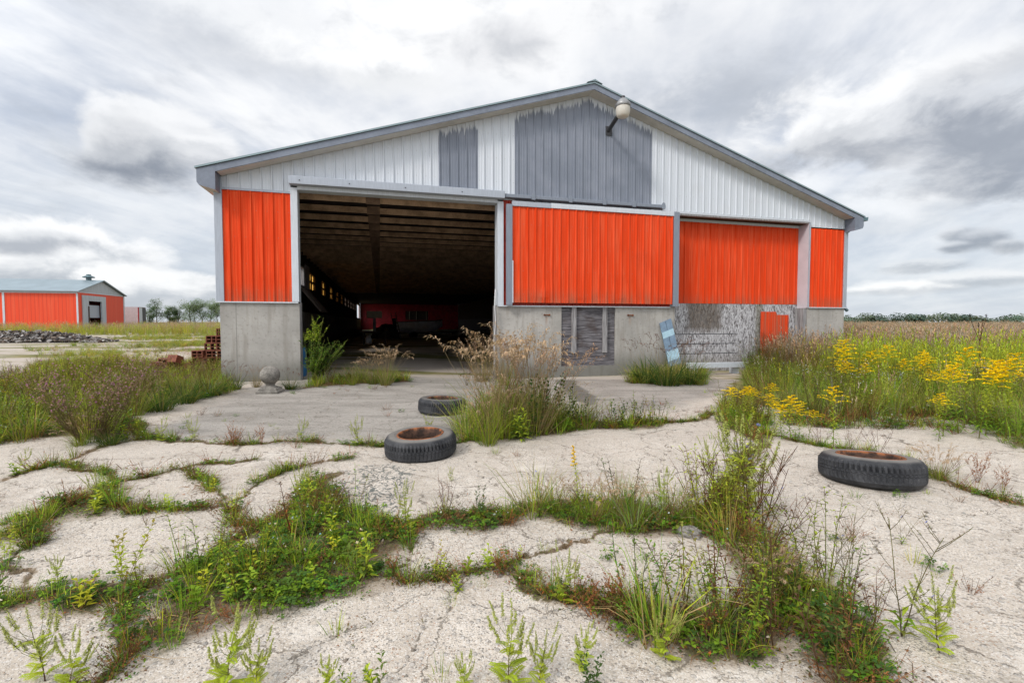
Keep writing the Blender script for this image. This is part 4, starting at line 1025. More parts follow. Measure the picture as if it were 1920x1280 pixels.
# ---- rubble heap
mb = MB(); rr = random.Random(21)
hx0, hy0 = at(40, 643)
for i in range(1700):
    a_ = rr.uniform(-1, 1); b_ = rr.uniform(-1, 1)
    if abs(b_) > 1 - .3 * abs(a_): continue
    cx, cy = hx0 + a_ * 6.6 - 2.0, hy0 + 1.4 + b_ * 1.5; zt = .8 * max(0, 1 - abs(a_) ** 2.4) * max(.0, 1 - abs(b_) ** 1.6)
    s0, s1, s2 = rr.uniform(.04, .34) * rr.uniform(.4, 1), rr.uniform(.03, .13), rr.uniform(.02, .06)
    M3 = np.array(mathutils.Euler((rr.uniform(-.6, .6), rr.uniform(-.6, .6), rr.uniform(0, 6))).to_matrix())
    c8 = [M3 @ np.array((x * s0 * rr.uniform(.7, 1), y * s1, z * s2)) + (cx, cy, zt * rr.uniform(.72, 1.0)) for x, y, z in ((-1, -1, -1), (1, -1, -1), (1, 1, -1), (-1, 1, -1), (-1, -1, 1), (1, -1, 1), (1, 1, 1), (-1, 1, 1))]
    mb.hexa(c8[:4], c8[4:], rr.choice([0, 0, 0, 1, 2, 2, 2, 3, 1]))
mb.lathe([(0, .62), (.4, .55), (.75, .3), (1, -.05)], 24, fn=None)
for i in range(len(mb.v) - 24 * 4, len(mb.v)): v = mb.v[i]; mb.v[i] = (hx0 - 2.0 + v[0] * 6.4, hy0 + 1.4 + v[1] * 1.4, v[2])
M['rub_dark'] = simple('dark_rubble', (.07, .06, .055), .9, var=.5); M['rub_pale'] = simple('pale_rubble', (.40, .38, .36), .9, var=.4); M['rub_brown'] = simple('brown_rubble', (.15, .115, .09), .9, var=.5)
for i in range(len(mb.m) - 24 * 3, len(mb.m)): mb.m[i] = 0
tag(mb.build('rubble', [M['rub_dark'], M['rub_pale'], M['rub_brown'], M['stone']]), 'low heap of dark and pale demolition rubble on the far yard', 'rubble heap', kind='stuff')

# ---- the second barn, far left (local x along its long side, 0 at the near corner, negative to the left)
fb_o = ray(147, 603); fx_, fy_ = fb_o[0] / fb_o[1] * 70, 70.0
fbn = tag(empty('barn', (fx_, fy_, 0), BA), 'long low orange barn with a grey roof far behind on the left', 'barn')
EH, GW, FL = 5.75, 13.0, 60.0
part('wall', M['far_orange'], [(-FL, 0, 0, .2, 0, EH)], fbn)
part('wall', M['far_orange'], [(-.2, -.002, .2, 2.0, 0, EH), (-.2, -.002, 6.6, GW, 0, EH), (-.2, -.002, 2.0, 6.6, 5.0, EH)], fbn); part('wall', M['far_orange'], [(-FL, 0, GW, GW + .2, 0, EH)], fbn)
g = MB(); g.add([(-.02, -.05, EH + .02), (-.02, GW + .05, EH + .02), (-.02, GW / 2, EH + 1.9), (-.25, -.05, EH + .02), (-.25, GW + .05, EH + .02), (-.25, GW / 2, EH + 1.9)], [(0, 1, 2), (5, 4, 3), (0, 3, 4, 1), (1, 4, 5, 2), (2, 5, 3, 0)]); g.build('gable', M['far_gable'], fbn)
for s0, s1 in ((-.45, GW / 2), (GW + .45, GW / 2)):
    g = MB(); z0, z1 = EH - .05, EH + 2.02
    g.add([(-FL, s0, z0), (.35, s0, z0), (.35, s1, z1), (-FL, s1, z1), (-FL, s0, z0 + .12), (.35, s0, z0 + .12), (.35, s1, z1 + .12), (-FL, s1, z1 + .12)], [(0, 1, 2, 3), (7, 6, 5, 4), (0, 4, 5, 1), (1, 5, 6, 2), (2, 6, 7, 3), (3, 7, 4, 0)]); g.build('roof', M['far_roof'], fbn)
part('eave_trim', M['white_trim'], [(-FL, .02, -.05, -.01, EH - .28, EH - .06)], fbn); part('corner_trim', M['white_trim'], [(-.15, .06, -.06, -.002, 0, EH - .3)], fbn); part('corner_trim', M['white_trim'], [(-.04, .05, GW - .1, GW + .24, 0, EH)], fbn)
part('wall_batten', M['white_trim'], [(-8.75, -8.5, -.06, -.002, 0, EH - .29)], fbn); part('gable_trim', M['white_trim'], [(.0, .06, 0.05, GW, EH - .12, EH + .01)], fbn)
fr = part('door_frame', M['far_gable'], [(-.1, .10, 1.0, 2.6, 0, 5.3), (-.1, .10, 6.1, 7.3, 0, 5.3), (-.1, .10, 2.6, 6.1, 4.5, 5.3)], fbn)
part('overhead_door', M['galv'], [(-.35, -.25, 2.6, 6.1, 2.0, 3.9)], fbn); part('dark_interior', M['near_black'], [(-6.2, -6, .3, GW - .1, 0, EH)], fbn)  # near-black sheet behind the door stands for the shade inside
part('door_post', M['dark_wood'], [(.101, .16, 2.35, 2.6, 0, 3.7)], fr)
for u in (-1.7, -22.5):
    mb = MB(); mb.tube([(u, GW / 2, EH + 1.9), (u, GW / 2, EH + 2.5)], .35, 14); v_ = mb.build('roof_vent', M['teal'], fbn)
    mb = MB(); mb.lathe([(.75, EH + 2.5), (.78, EH + 2.62), (.3, EH + 2.85), (.3, EH + 3.0), (.0, EH + 3.05)], 16, (u, GW / 2, 0)); mb.build('cowl', M['teal'], v_)
# ---- trailer box beside it
d_ = ray(235, 603); cx_, cy_ = d_[0] / d_[1] * 88, 88.0
e = tag(empty('shipping_container', (cx_, cy_, 0), BA), 'pale pinkish freight container standing at the end of the far barn', 'container')
part('side_panel', M['container'], [(-3.5, 1.99, 0, .1, .2, 4.0)], e); part('side_panel', M['container'], [(-3.5, 1.99, 2.85, 2.95, .2, 4.0)], e); part('roof', M['container'], [(-3.5, 2.05, 0, 2.95, 4.002, 4.1)], e)
for v0, v1, m_ in ((.0, .3, 'red_inside'), (.303, 1.5, 'white_trim'), (1.503, 2.95, 'dark_metal')): part('door', M[m_], [(2.0, 2.08, v0, v1, .25, 3.98)], e)

# ------------------------------------------------------------------ plants
class PB:
    """triangles with a colour per vertex (the colour of the leaf, stem or petal itself)"""
    def __init__(s, seed=0): s.v = []; s.f = []; s.c = []; s.r = random.Random(seed)
    def jit(s, c, a=.18):
        k = 1 + s.r.uniform(-a, a); h = s.r.uniform(-a * .35, a * .35)
        return (max(0, c[0] * (k + h)), max(0, c[1] * k), max(0, c[2] * (k - h)))
    def ribbon(s, pts, w0, c0, c1=None, prof=None):
        c1 = c1 or c0; n = len(pts); pts = [np.array(p, float) for p in pts]; o = len(s.v)
        d = pts[-1] - pts[0]; sd = np.cross(d, (0, 0, 1)); sd = sd / np.linalg.norm(sd) if np.linalg.norm(sd) > 1e-6 else np.array((1, 0, 0))
        a = s.r.uniform(-.8, .8); dn = d / (np.linalg.norm(d) + 1e-9); sd = sd * math.cos(a) + np.cross(dn, sd) * math.sin(a)
        for i, p in enumerate(pts):
            f = i / (n - 1); w = w0 * ((1 - f) ** .6 if prof is None else prof(f)); col = tuple(c0[k] * (1 - f) + c1[k] * f for k in range(3))
            if i < n - 1: s.v += [p - sd * w / 2, p + sd * w / 2]; s.c += [col, col]
            else: s.v.append(p); s.c.append(col)
        for i in range(n - 2): a_ = o + 2 * i; s.f += [(a_, a_ + 1, a_ + 3), (a_, a_ + 3, a_ + 2)]
        a_ = o + 2 * (n - 2); s.f.append((a_, a_ + 1, a_ + 2))
    def tube(s, pts, r0, r1, c0, c1=None):
        c1 = c1 or c0; pts = [np.array(p, float) for p in pts]; n = len(pts); o = len(s.v)
        d = pts[-1] - pts[0]; d = d / (np.linalg.norm(d) + 1e-9); a = np.cross(d, (.3, .9, .1)); a /= np.linalg.norm(a) + 1e-9; b = np.cross(d, a)
        for i, p in enumerate(pts):
            f = i / (n - 1); r = r0 + (r1 - r0) * f; col = tuple(c0[k] * (1 - f) + c1[k] * f for k in range(3))
            for k in range(3): t_ = 2.094 * k; s.v.append(p + r * (a * math.cos(t_) + b * math.sin(t_))); s.c.append(col)
        for i in range(n - 1):
            for k in range(3):
                q = o + 3 * i; k2 = (k + 1) % 3; s.f += [(q + k, q + k2, q + 3 + k2), (q + k, q + 3 + k2, q + 3 + k)]
    def leaf(s, p, d, L, W, col, droop=.3, up=None, wide=.45):
        p = np.array(p, float); d = np.array(d, float); d = d / (np.linalg.norm(d) + 1e-9); u = np.array(up if up is not None else (0, 0, 1.0))
        sd = np.cross(d, u); nn = np.linalg.norm(sd); sd = sd / nn if nn > 1e-4 else np.array((1.0, 0, 0)); up_ = np.cross(sd, d)
        m = p + d * L * wide; t_ = p + d * L - np.array((0, 0, droop * L)); o = len(s.v); lift = up_ * W * .22
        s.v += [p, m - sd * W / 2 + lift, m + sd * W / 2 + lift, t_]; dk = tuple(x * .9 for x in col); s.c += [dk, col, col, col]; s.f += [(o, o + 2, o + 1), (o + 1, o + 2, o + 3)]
    def rdir(s, zlo=-.2, zhi=1):
        a = s.r.uniform(0, 6.2832); z = s.r.uniform(zlo, zhi); q = math.sqrt(max(0.05, 1 - min(1, z * z))); return np.array((math.cos(a) * q, math.sin(a) * q, z))
    def blossom_disc(s, p, nrm, R_, n, col, cen=None):
        nrm = np.array(nrm, float); nrm /= np.linalg.norm(nrm); a = np.cross(nrm, (.2, .5, .8)); a /= np.linalg.norm(a); b = np.cross(nrm, a); p = np.array(p, float)
        for k in range(n):
            t_ = 6.283 * (k + s.r.uniform(-.2, .2)) / n; s.leaf(p, a * math.cos(t_) + b * math.sin(t_) + nrm * .25, R_, R_ * 2.6 / n * 1.3, s.jit(col, .1), 0, nrm, .7)
        if cen: s.puff(p + nrm * R_ * .1, R_ * .25, cen)
    def puff(s, p, r, col, n=1):
        p = np.array(p, float)
        for _ in range(n):
            o = len(s.v); c_ = s.jit(col, .15)
            s.v += [p + (r, 0, 0), p + (-r * .6, r * .8, 0), p + (-r * .6, -r * .8, 0), p + (0, 0, r * 1.1), p - (0, 0, r * .9)]; s.c += [c_] * 5
            s.f += [(o, o + 1, o + 3), (o + 1, o + 2, o + 3), (o + 2, o, o + 3), (o + 1, o, o + 4), (o + 2, o + 1, o + 4), (o, o + 2, o + 4)]
    def arr(s): return np.array(s.v, np.float32).reshape(-1, 3), np.array(s.f, np.int32).reshape(-1, 3), np.array(s.c, np.float32).reshape(-1, 3)


GRN = (.150, .260, .022); LIME = (.38, .45, .040); PALE = (.37, .40, .11); DARK = (.060, .115, .025); OLIVE = (.20, .20, .040); STRAW = (.34, .255, .13); TAN = (.38, .27, .17); BROWN = (.13, .065, .032); RUST = (.32, .13, .05); REDBR = (.12, .045, .03); YEL = (.92, .68, .010); BLUE = (.30, .34, .78); PINK = (.52, .24, .42); WHITE = (.75, .74, .68)


def curve(base, dr, L, bend, n=4, r=None):
    p = np.array(base, float); d = np.array(dr, float); d /= np.linalg.norm(d); out = [p.copy()]
    for i in range(n - 1): p = p + d * L / (n - 1); out.append(p.copy()); d = d + np.array((0, 0, bend / (n - 1))) + (np.array((r.uniform(-1, 1), r.uniform(-1, 1), 0)) * .12 if r else 0); d /= np.linalg.norm(d)
    return out


# ---- small tufts for the mats of weeds
def tuft_grass(seed, n=26, h=.2, w=.005, cols=(GRN, LIME, OLIVE), dry=.15, spread=.05, bend=-1.1):
    b = PB(seed); r = b.r
    for _ in range(n):
        a = r.uniform(0, 6.28); q = spread * math.sqrt(r.random()); d = np.array((math.cos(a), math.sin(a), 0)) * r.uniform(.1, .75) + (0, 0, 1)
        c_ = b.jit(STRAW if r.random() < dry else r.choice(cols)); L_ = h * r.uniform(.55, 1.25)
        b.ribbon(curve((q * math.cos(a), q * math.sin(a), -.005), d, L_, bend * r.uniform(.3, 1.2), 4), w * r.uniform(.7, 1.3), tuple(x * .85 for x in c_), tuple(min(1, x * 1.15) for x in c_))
    return b.arr()


def tuft_clover(seed, n=20, h=.05, R_=.07, cols=(GRN, (.09, .16, .03), DARK), flower=.04, size=.016):
    b = PB(seed); r = b.r
    for _ in range(n):
        a = r.uniform(0, 6.28); q = R_ * math.sqrt(r.random()); z = h * r.uniform(.25, 1.1); p = (q * math.cos(a), q * math.sin(a), z); c_ = b.jit(r.choice(cols))
        b.tube([(p[0] * .7, p[1] * .7, 0), p], .0007, .0006, c_); a0 = r.uniform(0, 6.28); s_ = size * r.uniform(.7, 1.3)
        for k in range(3): t_ = a0 + 2.09 * k; b.leaf(p, (math.cos(t_), math.sin(t_), r.uniform(-.1, .25)), s_, s_ * .9, b.jit(c_, .1), .1, None, .62)
        if r.random() < flower:
            p2 = (p[0], p[1], z + .03)
            for _ in range(9): b.leaf(p2, b.rdir(-.1, 1), .009, .006, b.jit(WHITE, .1), 0)
    return b.arr()


def tuft_dry(seed, n=16, h=.13, cols=(RUST, BROWN, (.22, .13, .06)), leafy=5, R_=.05):
    b = PB(seed); r = b.r
    for _ in range(n):
        a = r.uniform(0, 6.28); q = R_ * r.random(); d = np.array((math.cos(a) * .5, math.sin(a) * .5, r.uniform(.4, 1.2))); c_ = b.jit(r.choice(cols)); pts = curve((q * math.cos(a), q * math.sin(a), 0), d, h * r.uniform(.4, 1.2), -.2, 3, r)
        b.tube(pts, .0012, .0006, c_)
        for _ in range(leafy): p = pts[1] + (pts[2] - pts[1]) * r.uniform(-.6, 1); b.leaf(p, b.rdir(-.2, .8), .012 * r.uniform(.6, 1.4), .006, b.jit(c_), .1)
    return b.arr()


def tuft_low(seed, n=34, R_=.08, cols=(GRN, OLIVE, DARK, (.14, .07, .03)), s0=.011):
    b = PB(seed); r = b.r
    for _ in range(n):
        a = r.uniform(0, 6.28); q = R_ * math.sqrt(r.random()); b.leaf((q * math.cos(a), q * math.sin(a), r.uniform(.003, .025)), b.rdir(-.05, .5), s0 * r.uniform(.6, 1.6), s0 * .65, b.jit(r.choice(cols)), .1)
    return b.arr()


def tuft_broad(seed, n=9, h=.16, cols=(GRN, LIME), L_=.06, W=.02):
    b = PB(seed); r = b.r; c_ = b.jit(r.choice(cols))
    for k in range(r.randint(2, 4)):
        a = r.uniform(0, 6.28); pts = curve((0, 0, 0), (math.cos(a) * .25, math.sin(a) * .25, 1), h * r.uniform(.6, 1.1), .2, 4, r); b.tube(pts, .0018, .001, c_)
        for i in range(n): f = i / n; j = min(2, int(f * 3)); p = pts[j] + (pts[j + 1] - pts[j]) * (f * 3 - j); t_ = i * 2.4 + a; b.leaf(p, (math.cos(t_), math.sin(t_), .55), L_ * (1.1 - .55 * f), W, b.jit(c_, .15), .2)
    return b.arr()


def tuft_field(seed, n=16, h=1.0, head=TAN, cols=(OLIVE, LIME, STRAW), heads=.5, w=.009):
    b = PB(seed); r = b.r
    for _ in range(n):
        a = r.uniform(0, 6.28); q = .16 * r.random(); d = np.array((math.cos(a), math.sin(a), 0)) * r.uniform(.03, .28) + (0, 0, 1); L_ = h * r.uniform(.5, 1.08); c_ = b.jit(r.choice(cols))
        pts = curve((q * math.cos(a), q * math.sin(a), 0), d, L_, -.25, 4)
        b.ribbon(pts, w * r.uniform(.6, 1.2), c_, tuple(x * 1.1 for x in c_))
        if r.random() < heads:
            hc = b.jit(head); e_ = pts[-1]; dd = pts[-1] - pts[-2]; dd /= np.linalg.norm(dd)
            for k in range(5): b.leaf(e_ - dd * .16 + dd * .045 * k, dd + b.rdir(-.3, .5) * .55, .09, .022, b.jit(hc, .1), .15)
    return b.arr()


def tuft_herb(seed, h=.7, n=4, cols=(GRN, OLIVE, DARK), flower=None, fl=8, L_=.05, W=.012, stemc=BROWN):
    """branching broadleaf stalks for the weed bed"""
    b = PB(seed); r = b.r
    for _ in range(n):
        a = r.uniform(0, 6.28); c_ = b.jit(r.choice(cols)); pts = curve((.05 * math.cos(a), .05 * math.sin(a), 0), (math.cos(a) * .25, math.sin(a) * .25, 1), h * r.uniform(.6, 1.1), .0, 6, r); b.tube(pts, .003, .001, stemc, c_)
        for i in range(26): f = r.uniform(.1, 1); j = min(4, int(f * 5)); p = pts[j] + (pts[j + 1] - pts[j]) * (f * 5 - j); dr = b.rdir(-.1, .8); off = dr * (0 if f < .5 else r.uniform(0, .13) * h); b.tube([p, p + off], .0011, .0008, stemc) if f >= .5 else None; b.leaf(p + off, dr, L_ * r.uniform(.6, 1.2) * (1.15 - .6 * f), W * r.uniform(.6, 1.2), b.jit(c_), .2)
        for i in range(fl if flower else 0): p = pts[-1] + b.rdir(-.5, .8) * .10 * r.random(); b.blossom_disc(p, (r.uniform(-.4, .4), r.uniform(-.8, 0), .8), .009, 5, flower)
    return b.arr()


def merge(name, mat, items, label, cat):
    """items: (array tuple, N x (x, y, z, rot, scale, zscale, tint)) - one uncountable mass"""
    Vs, Fs, Cs = [], [], []; o = 0
    for (V, F_, C), T in items:
        T = np.asarray(T, float)
        if len(T) == 0: continue
        n = len(T); co, si = np.cos(T[:, 3]), np.sin(T[:, 3]); X = V[None, :, 0] * T[:, 4, None]; Y = V[None, :, 1] * T[:, 4, None]; Zz = V[None, :, 2] * T[:, 5, None]
        W_ = np.stack([X * co[:, None] - Y * si[:, None] + T[:, 0, None], X * si[:, None] + Y * co[:, None] + T[:, 1, None], Zz + T[:, 2, None]], -1)
        Vs.append(W_.reshape(-1, 3)); Fs.append((F_[None] + (np.arange(n) * len(V))[:, None, None]).reshape(-1, 3) + o); Cs.append(np.clip(C[None] * T[:, 6, None, None] * np.stack([1 + .25 * T[:, 7], np.ones(n), 1 - .2 * T[:, 7]], -1)[:, None, :], 0, 1).reshape(-1, 3)); o += n * len(V)
    ob = mesh_np(name, np.concatenate(Vs), np.concatenate(Fs), np.concatenate(Cs), mat)
    return tag(ob, label, cat, kind='stuff')


def xf(P_, s0, s1, zs=(0.9, 1.15), tint=.2, hue=.5, z=None):
    n = len(P_)
    if n == 0: return np.zeros((0, 8))
    s_ = rng.uniform(s0, s1, n); return np.column_stack([P_[:, 0], P_[:, 1], surf(P_[:, 0], P_[:, 1]) - .004 if z is None else z, rng.uniform(0, 6.283, n), s_, s_ * rng.uniform(*zs, n), rng.uniform(1 - tint, 1 + tint, n), rng.normal(0, hue, n)])


def scatter_poly(poly, dens, clump=.0, fr=2.0):
    lo, hi = poly.min(0), poly.max(0); n = rng.poisson(dens * np.prod(hi - lo)); P_ = rng.uniform(lo, hi, (n, 2)); P_ = P_[inside(P_, poly)]
    if clump and len(P_): P_ = P_[rng.random(len(P_)) < smooth(.36, .60, fbm(P_[:, 0] * fr + 3, P_[:, 1] * fr, 3) * 1.07) * clump + (1 - clump)]
    return P_


def scatter_line(pts, wd, per_m):
    out = []
    for a, b in zip(pts[:-1], pts[1:]):
        a, b = np.array(a), np.array(b); ln = np.hypot(*(b - a)); n = rng.poisson(ln * per_m); t_ = rng.random((n, 1)); q = a + (b - a) * t_; nr = np.array((-(b - a)[1], (b - a)[0])) / ln
        out.append(q + nr * rng.normal(0, wd * .6, (n, 1)))
    P_ = np.concatenate(out) if out else np.zeros((0, 2))
    if len(P_): P_ = P_[rng.random(len(P_)) < smooth(.38, .54, fbm(P_[:, 0] * 2.6 + 40, P_[:, 1] * 2.6, 3) * 1.07) * 1.3 + .10]
    return P_


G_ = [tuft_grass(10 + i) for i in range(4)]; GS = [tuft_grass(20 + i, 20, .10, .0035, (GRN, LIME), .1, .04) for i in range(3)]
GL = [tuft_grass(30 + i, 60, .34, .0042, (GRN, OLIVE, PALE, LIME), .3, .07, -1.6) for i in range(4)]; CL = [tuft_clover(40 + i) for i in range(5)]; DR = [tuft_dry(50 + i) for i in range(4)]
LO = [tuft_low(60 + i) for i in range(4)]; LOB = [tuft_low(65 + i, 30, .08, (RUST, BROWN, OLIVE, (.2, .13, .05))) for i in range(3)]; BR = [tuft_broad(70 + i) for i in range(4)]


def spread(lst, P_, s0, s1, **k):
    idx_ = rng.integers(0, len(lst), len(P_)); return [(lst[i], xf(P_[idx_ == i], s0, s1, **k)) for i in range(len(lst))]


items = []
#            bed: clover, low, lowbrown, short grass, grass, long grass, dry, broad   per square metre
MIX = [(170, 90, 50, 80, 34, 0, 20, 22), (190, 80, 60, 50, 24, 0, 16, 20), (90, 120, 60, 60, 22, 0, 22, 14), (14, 22, 8, 12, 16, 3, 3, 14), (20, 50, 40, 20, 26, 8, 14, 12), (40, 90, 40, 40, 60, 22, 12, 8), (90, 130, 90, 20, 8, 0, 30, 12), (90, 90, 90, 40, 34, 7, 60, 22), (16, 40, 20, 24, 28, 4, 10, 10), (10, 40, 20, 30, 44, 10, 6, 6), (20, 50, 30, 20, 22, 3, 24, 12)]
for poly, mx in zip(BEDW, MIX):
    far_ = poly[:, 1].mean() > 5; e_ = (poly - poly.mean(0)) * 1.03 + poly.mean(0)
    for lst, dn, s0, s1, cp in ((CL, mx[0], .8, 1.5, .55), (LO, mx[1], .8, 1.6, .3), (LOB, mx[2], .8, 1.6, .6), (GS, mx[3], .7, 1.5, .5), (G_, mx[4], .6, 1.2, .7), (GL, mx[5], .7, 1.3, .4), (DR, mx[6], .6, 1.5, .7), (BR, mx[7], .5, 1.2, .6)):
        P_ = scatter_poly(e_, dn, cp, 2.4 + rng.random() * 2); items += spread(lst, P_, s0 * (1.25 if far_ else 1), s1 * (1.35 if far_ else 1), tint=.3)
for pts, wd, sg in CR:
    if wd < .02: continue
    for lst, pm, s0, s1, wf in ((CL, 13, .6, 1.2, .8), (LO, 34, .6, 1.4, 1), (LOB, 16, .6, 1.4, 1), (GS, 16, .5, 1.2, .6), (G_, 7, .4, .9, .6), (DR, 11, .5, 1.3, .6), (BR, 3.5, .4, 1.0, .5)):
        P_ = scatter_line(pts, wd * wf, pm); items += spread(lst, P_, s0, s1, tint=.3)
# stray tufts out on the slabs and on the far yard
P_ = np.column_stack([rng.uniform(-9, 7, 900), rng.uniform(1.8, 11, 900)]); P_ = P_[fbm(P_[:, 0] * .9 + 11, P_[:, 1] * .9, 3) > .47][:330]; items += spread(GS, P_[:110], .4, 1.0) + spread(LOB, P_[110:190], .5, 1.3) + spread(DR, P_[190:270], .5, 1.2) + spread(CL, P_[270:], .6, 1.1)
def tuft_litter(seed):
    b = PB(seed); r = b.r
    for _ in range(14):
        a = r.uniform(0, 6.28); q = .12 * r.random(); L_ = r.uniform(.05, .2); a2 = r.uniform(0, 6.28); z = r.uniform(.004, .03)
        b.ribbon([(q * math.cos(a), q * math.sin(a), z), (q * math.cos(a) + math.cos(a2) * L_ * .5, q * math.sin(a) + math.sin(a2) * L_ * .5, z + r.uniform(0, .03)), (q * math.cos(a) + math.cos(a2 + .3) * L_, q * math.sin(a) + math.sin(a2 + .3) * L_, .004)], r.uniform(.002, .006), b.jit(r.choice((STRAW, BROWN, (.22, .15, .09), (.16, .1, .06))), .3))
    for _ in range(10): q = b.rdir(0, 0) * .14 * r.random(); b.leaf((q[0], q[1], .006), b.rdir(-.05, .3), r.uniform(.012, .03), .012, b.jit(r.choice((BROWN, RUST, (.22, .15, .09))), .3), 0)
    return b.arr()


LT = [tuft_litter(170 + i) for i in range(4)]
for pts, wd, sg in CR:
    if wd > .02: items += spread(LT, scatter_line(pts, wd * 1.3, 7), .6, 1.3, tint=.3)
for bw_ in BEDW[:9]: items += spread(LT, scatter_poly(bw_ * 1.0, 14), .7, 1.4, tint=.3)
HS = [tuft_herb(140 + i, .34, 4, c_, f_, 5, .035, .010) for i, (c_, f_) in enumerate((((BROWN, RUST, OLIVE), None), ((GRN, OLIVE), None), ((GRN, LIME), None), ((OLIVE, BROWN), None)))]
for k_, dn in ((7, 44), (0, 9), (3, 30), (5, 12), (10, 40), (4, 26)): items += spread(HS, scatter_poly(BEDW[k_], dn, .6, 1.6), .5, 1.15 if k_ in (0, 5) else 1.5, tint=.3)
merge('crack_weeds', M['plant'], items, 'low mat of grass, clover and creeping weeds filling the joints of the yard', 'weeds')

# tall grass of the field on the right and the far bands
FL_ = [tuft_field(80 + i, 18, 1.0, TAN, (OLIVE, (.20, .185, .05), LIME, STRAW), .45) for i in range(4)]; FT = [tuft_field(90 + i, 18, 1.05, (.40, .29, .20), (STRAW, (.28, .2, .11), OLIVE), .95) for i in range(4)]
FG = [tuft_field(100 + i, 22, .95, LIME, ((.30, .29, .05), LIME, (.22, .235, .045)), .15, .010) for i in range(4)]
HB = [tuft_herb(110 + i, .7, 4, (GRN, OLIVE)) for i in range(3)] + [tuft_herb(115 + i, .7, 4, (GRN, OLIVE), WHITE, 4) for i in range(3)]; HD = [tuft_herb(120 + i, .75, 5, ((.10, .055, .03), (.16, .09, .04), (.12, .12, .035), DARK), None, 0, .03, .010) for i in range(4)]; HG = [tuft_herb(130 + i, .6, 5, (GRN, DARK, LIME), None, 0, .07, .016, GRN) for i in range(3)]
items = []
def field_pts(n, xr, yr):
    u_ = rng.random(n); y = yr[0] * (yr[1] / yr[0]) ** u_; x = rng.uniform(*xr, n) * np.maximum(1, y / yr[0]) ** .75 if False else rng.uniform(0, 1, n); return y, x
n = 15000; y = 7 * (110 / 7) ** rng.random(n); x = y * rng.uniform(.25, 1.35, n); P_ = np.column_stack([x, y])
ul = (P_ - BO) @ BU; vl = (P_ - BO) @ BN
ok = ~((ul > -.3) & (ul < 18.75) & (vl > -.4)) & (inside(P_, FIELDW) | (P_[:, 1] > 16) | (ul > 18.8)) & (P_[:, 1] > 6.3)
P_ = P_[ok]; d_ = bed_mask(P_, FIELDW, 2.0); dist = P_[:, 1]
tall = (dist > 8.6) & (ul[ok] > 14.5)
nz_ = fbm(P_[:, 0] * .25, P_[:, 1] * .25, 3)
kind = np.where(dist > 24, 1, np.where((nz_ > .40) & (dist > 9), 2, 0)); kind[(dist > 13) & (rng.random(len(P_)) < .55)] = 1
P_, kind, dist = P_[tall], kind[tall], dist[tall]; sc = np.where(dist < 11, .8, np.where(dist < 40, 1.06, 1.15))
for kk, lst in ((0, FL_), (1, FT), (2, FG)):
    for sv in np.unique(sc): q = P_[(kind == kk) & (sc == sv)]; items += spread(lst, q, .75 * sv, 1.12 * sv, tint=.22)
# far grass bands on the left before and behind the second barn
m = 2600; P_ = np.column_stack([rng.uniform(-95, -20, m), rng.uniform(49, 64, m)]); P_ = P_[P_[:, 0] < -.58 * P_[:, 1] + 3]; P_ = P_[((P_ - BO) @ BU) < -1]; items += spread(FL_, P_[::2], .9, 1.3, tint=.25) + spread(FG, P_[1::2], .8, 1.25, tint=.3)
m = 1300; P_ = np.column_stack([rng.uniform(-70, -20, m), rng.uniform(64, 95, m)]); P_ = P_[((P_ - BO) @ BU) < -1]; items += spread(FT, P_[:700], 1.0, 1.4, tint=.2) + spread(FG, P_[700:], 1.0, 1.4, tint=.2)
merge('field_grass', M['plant'], items, 'tall uncut grass with tan seed heads across the field', 'grass')

# weed bed before the right end of the barn, and the weedy strips of the far left yard
items = []
HY = [tuft_herb(150 + i, .5, 5, (LIME, (.33, .33, .05)), (.75, .56, .02), 16, .05, .014, GRN) for i in range(2)]
WB = Wp([(1398, 742), (1405, 700), (1445, 690), (1640, 665), (2000, 690), (2100, 780), (1925, 806), (1870, 792), (1790, 786), (1730, 782), (1650, 784), (1560, 795), (1490, 785), (1440, 765)])
for lst, dn, s0, s1 in ((HB, 7, .6, 1.15), (HD, 8, .6, 1.2), (HG, 13, .6, 1.2), (FL_, 2, .5, .8), (GL, 10, 1.0, 1.8)): items += spread(lst, scatter_poly(WB, dn, .6, .9), s0, s1, tint=.3)
FE = Wp([(1350, 760), (1400, 742), (1500, 755), (1700, 770), (1870, 795), (2000, 830), (1990, 880), (1900, 840), (1760, 805), (1600, 805), (1480, 800), (1400, 785)])
for lst, dn, s0, s1 in ((GS, 40, .8, 1.6), (LOB, 40, 1.0, 2), (CL, 26, 1.0, 1.8), (DR, 16, 1, 2.2), (HG, 2.4, .3, .6), (HB, 2.4, .4, .8), (HD, 3, .4, .8)): items += spread(lst, scatter_poly(FE, dn, .8, .9), s0, s1, tint=.3)
WB2 = Wp([(1400, 705), (1430, 670), (1500, 640), (1590, 640), (1640, 665), (1500, 700)])
for lst, dn, s0, s1 in ((HB, 6, 1.0, 1.6), (HD, 7, 1.1, 1.8), (HG, 8, .9, 1.4), (FL_, 4, .7, 1.1)): items += spread(lst, scatter_poly(WB2, dn), s0, s1, tint=.3)
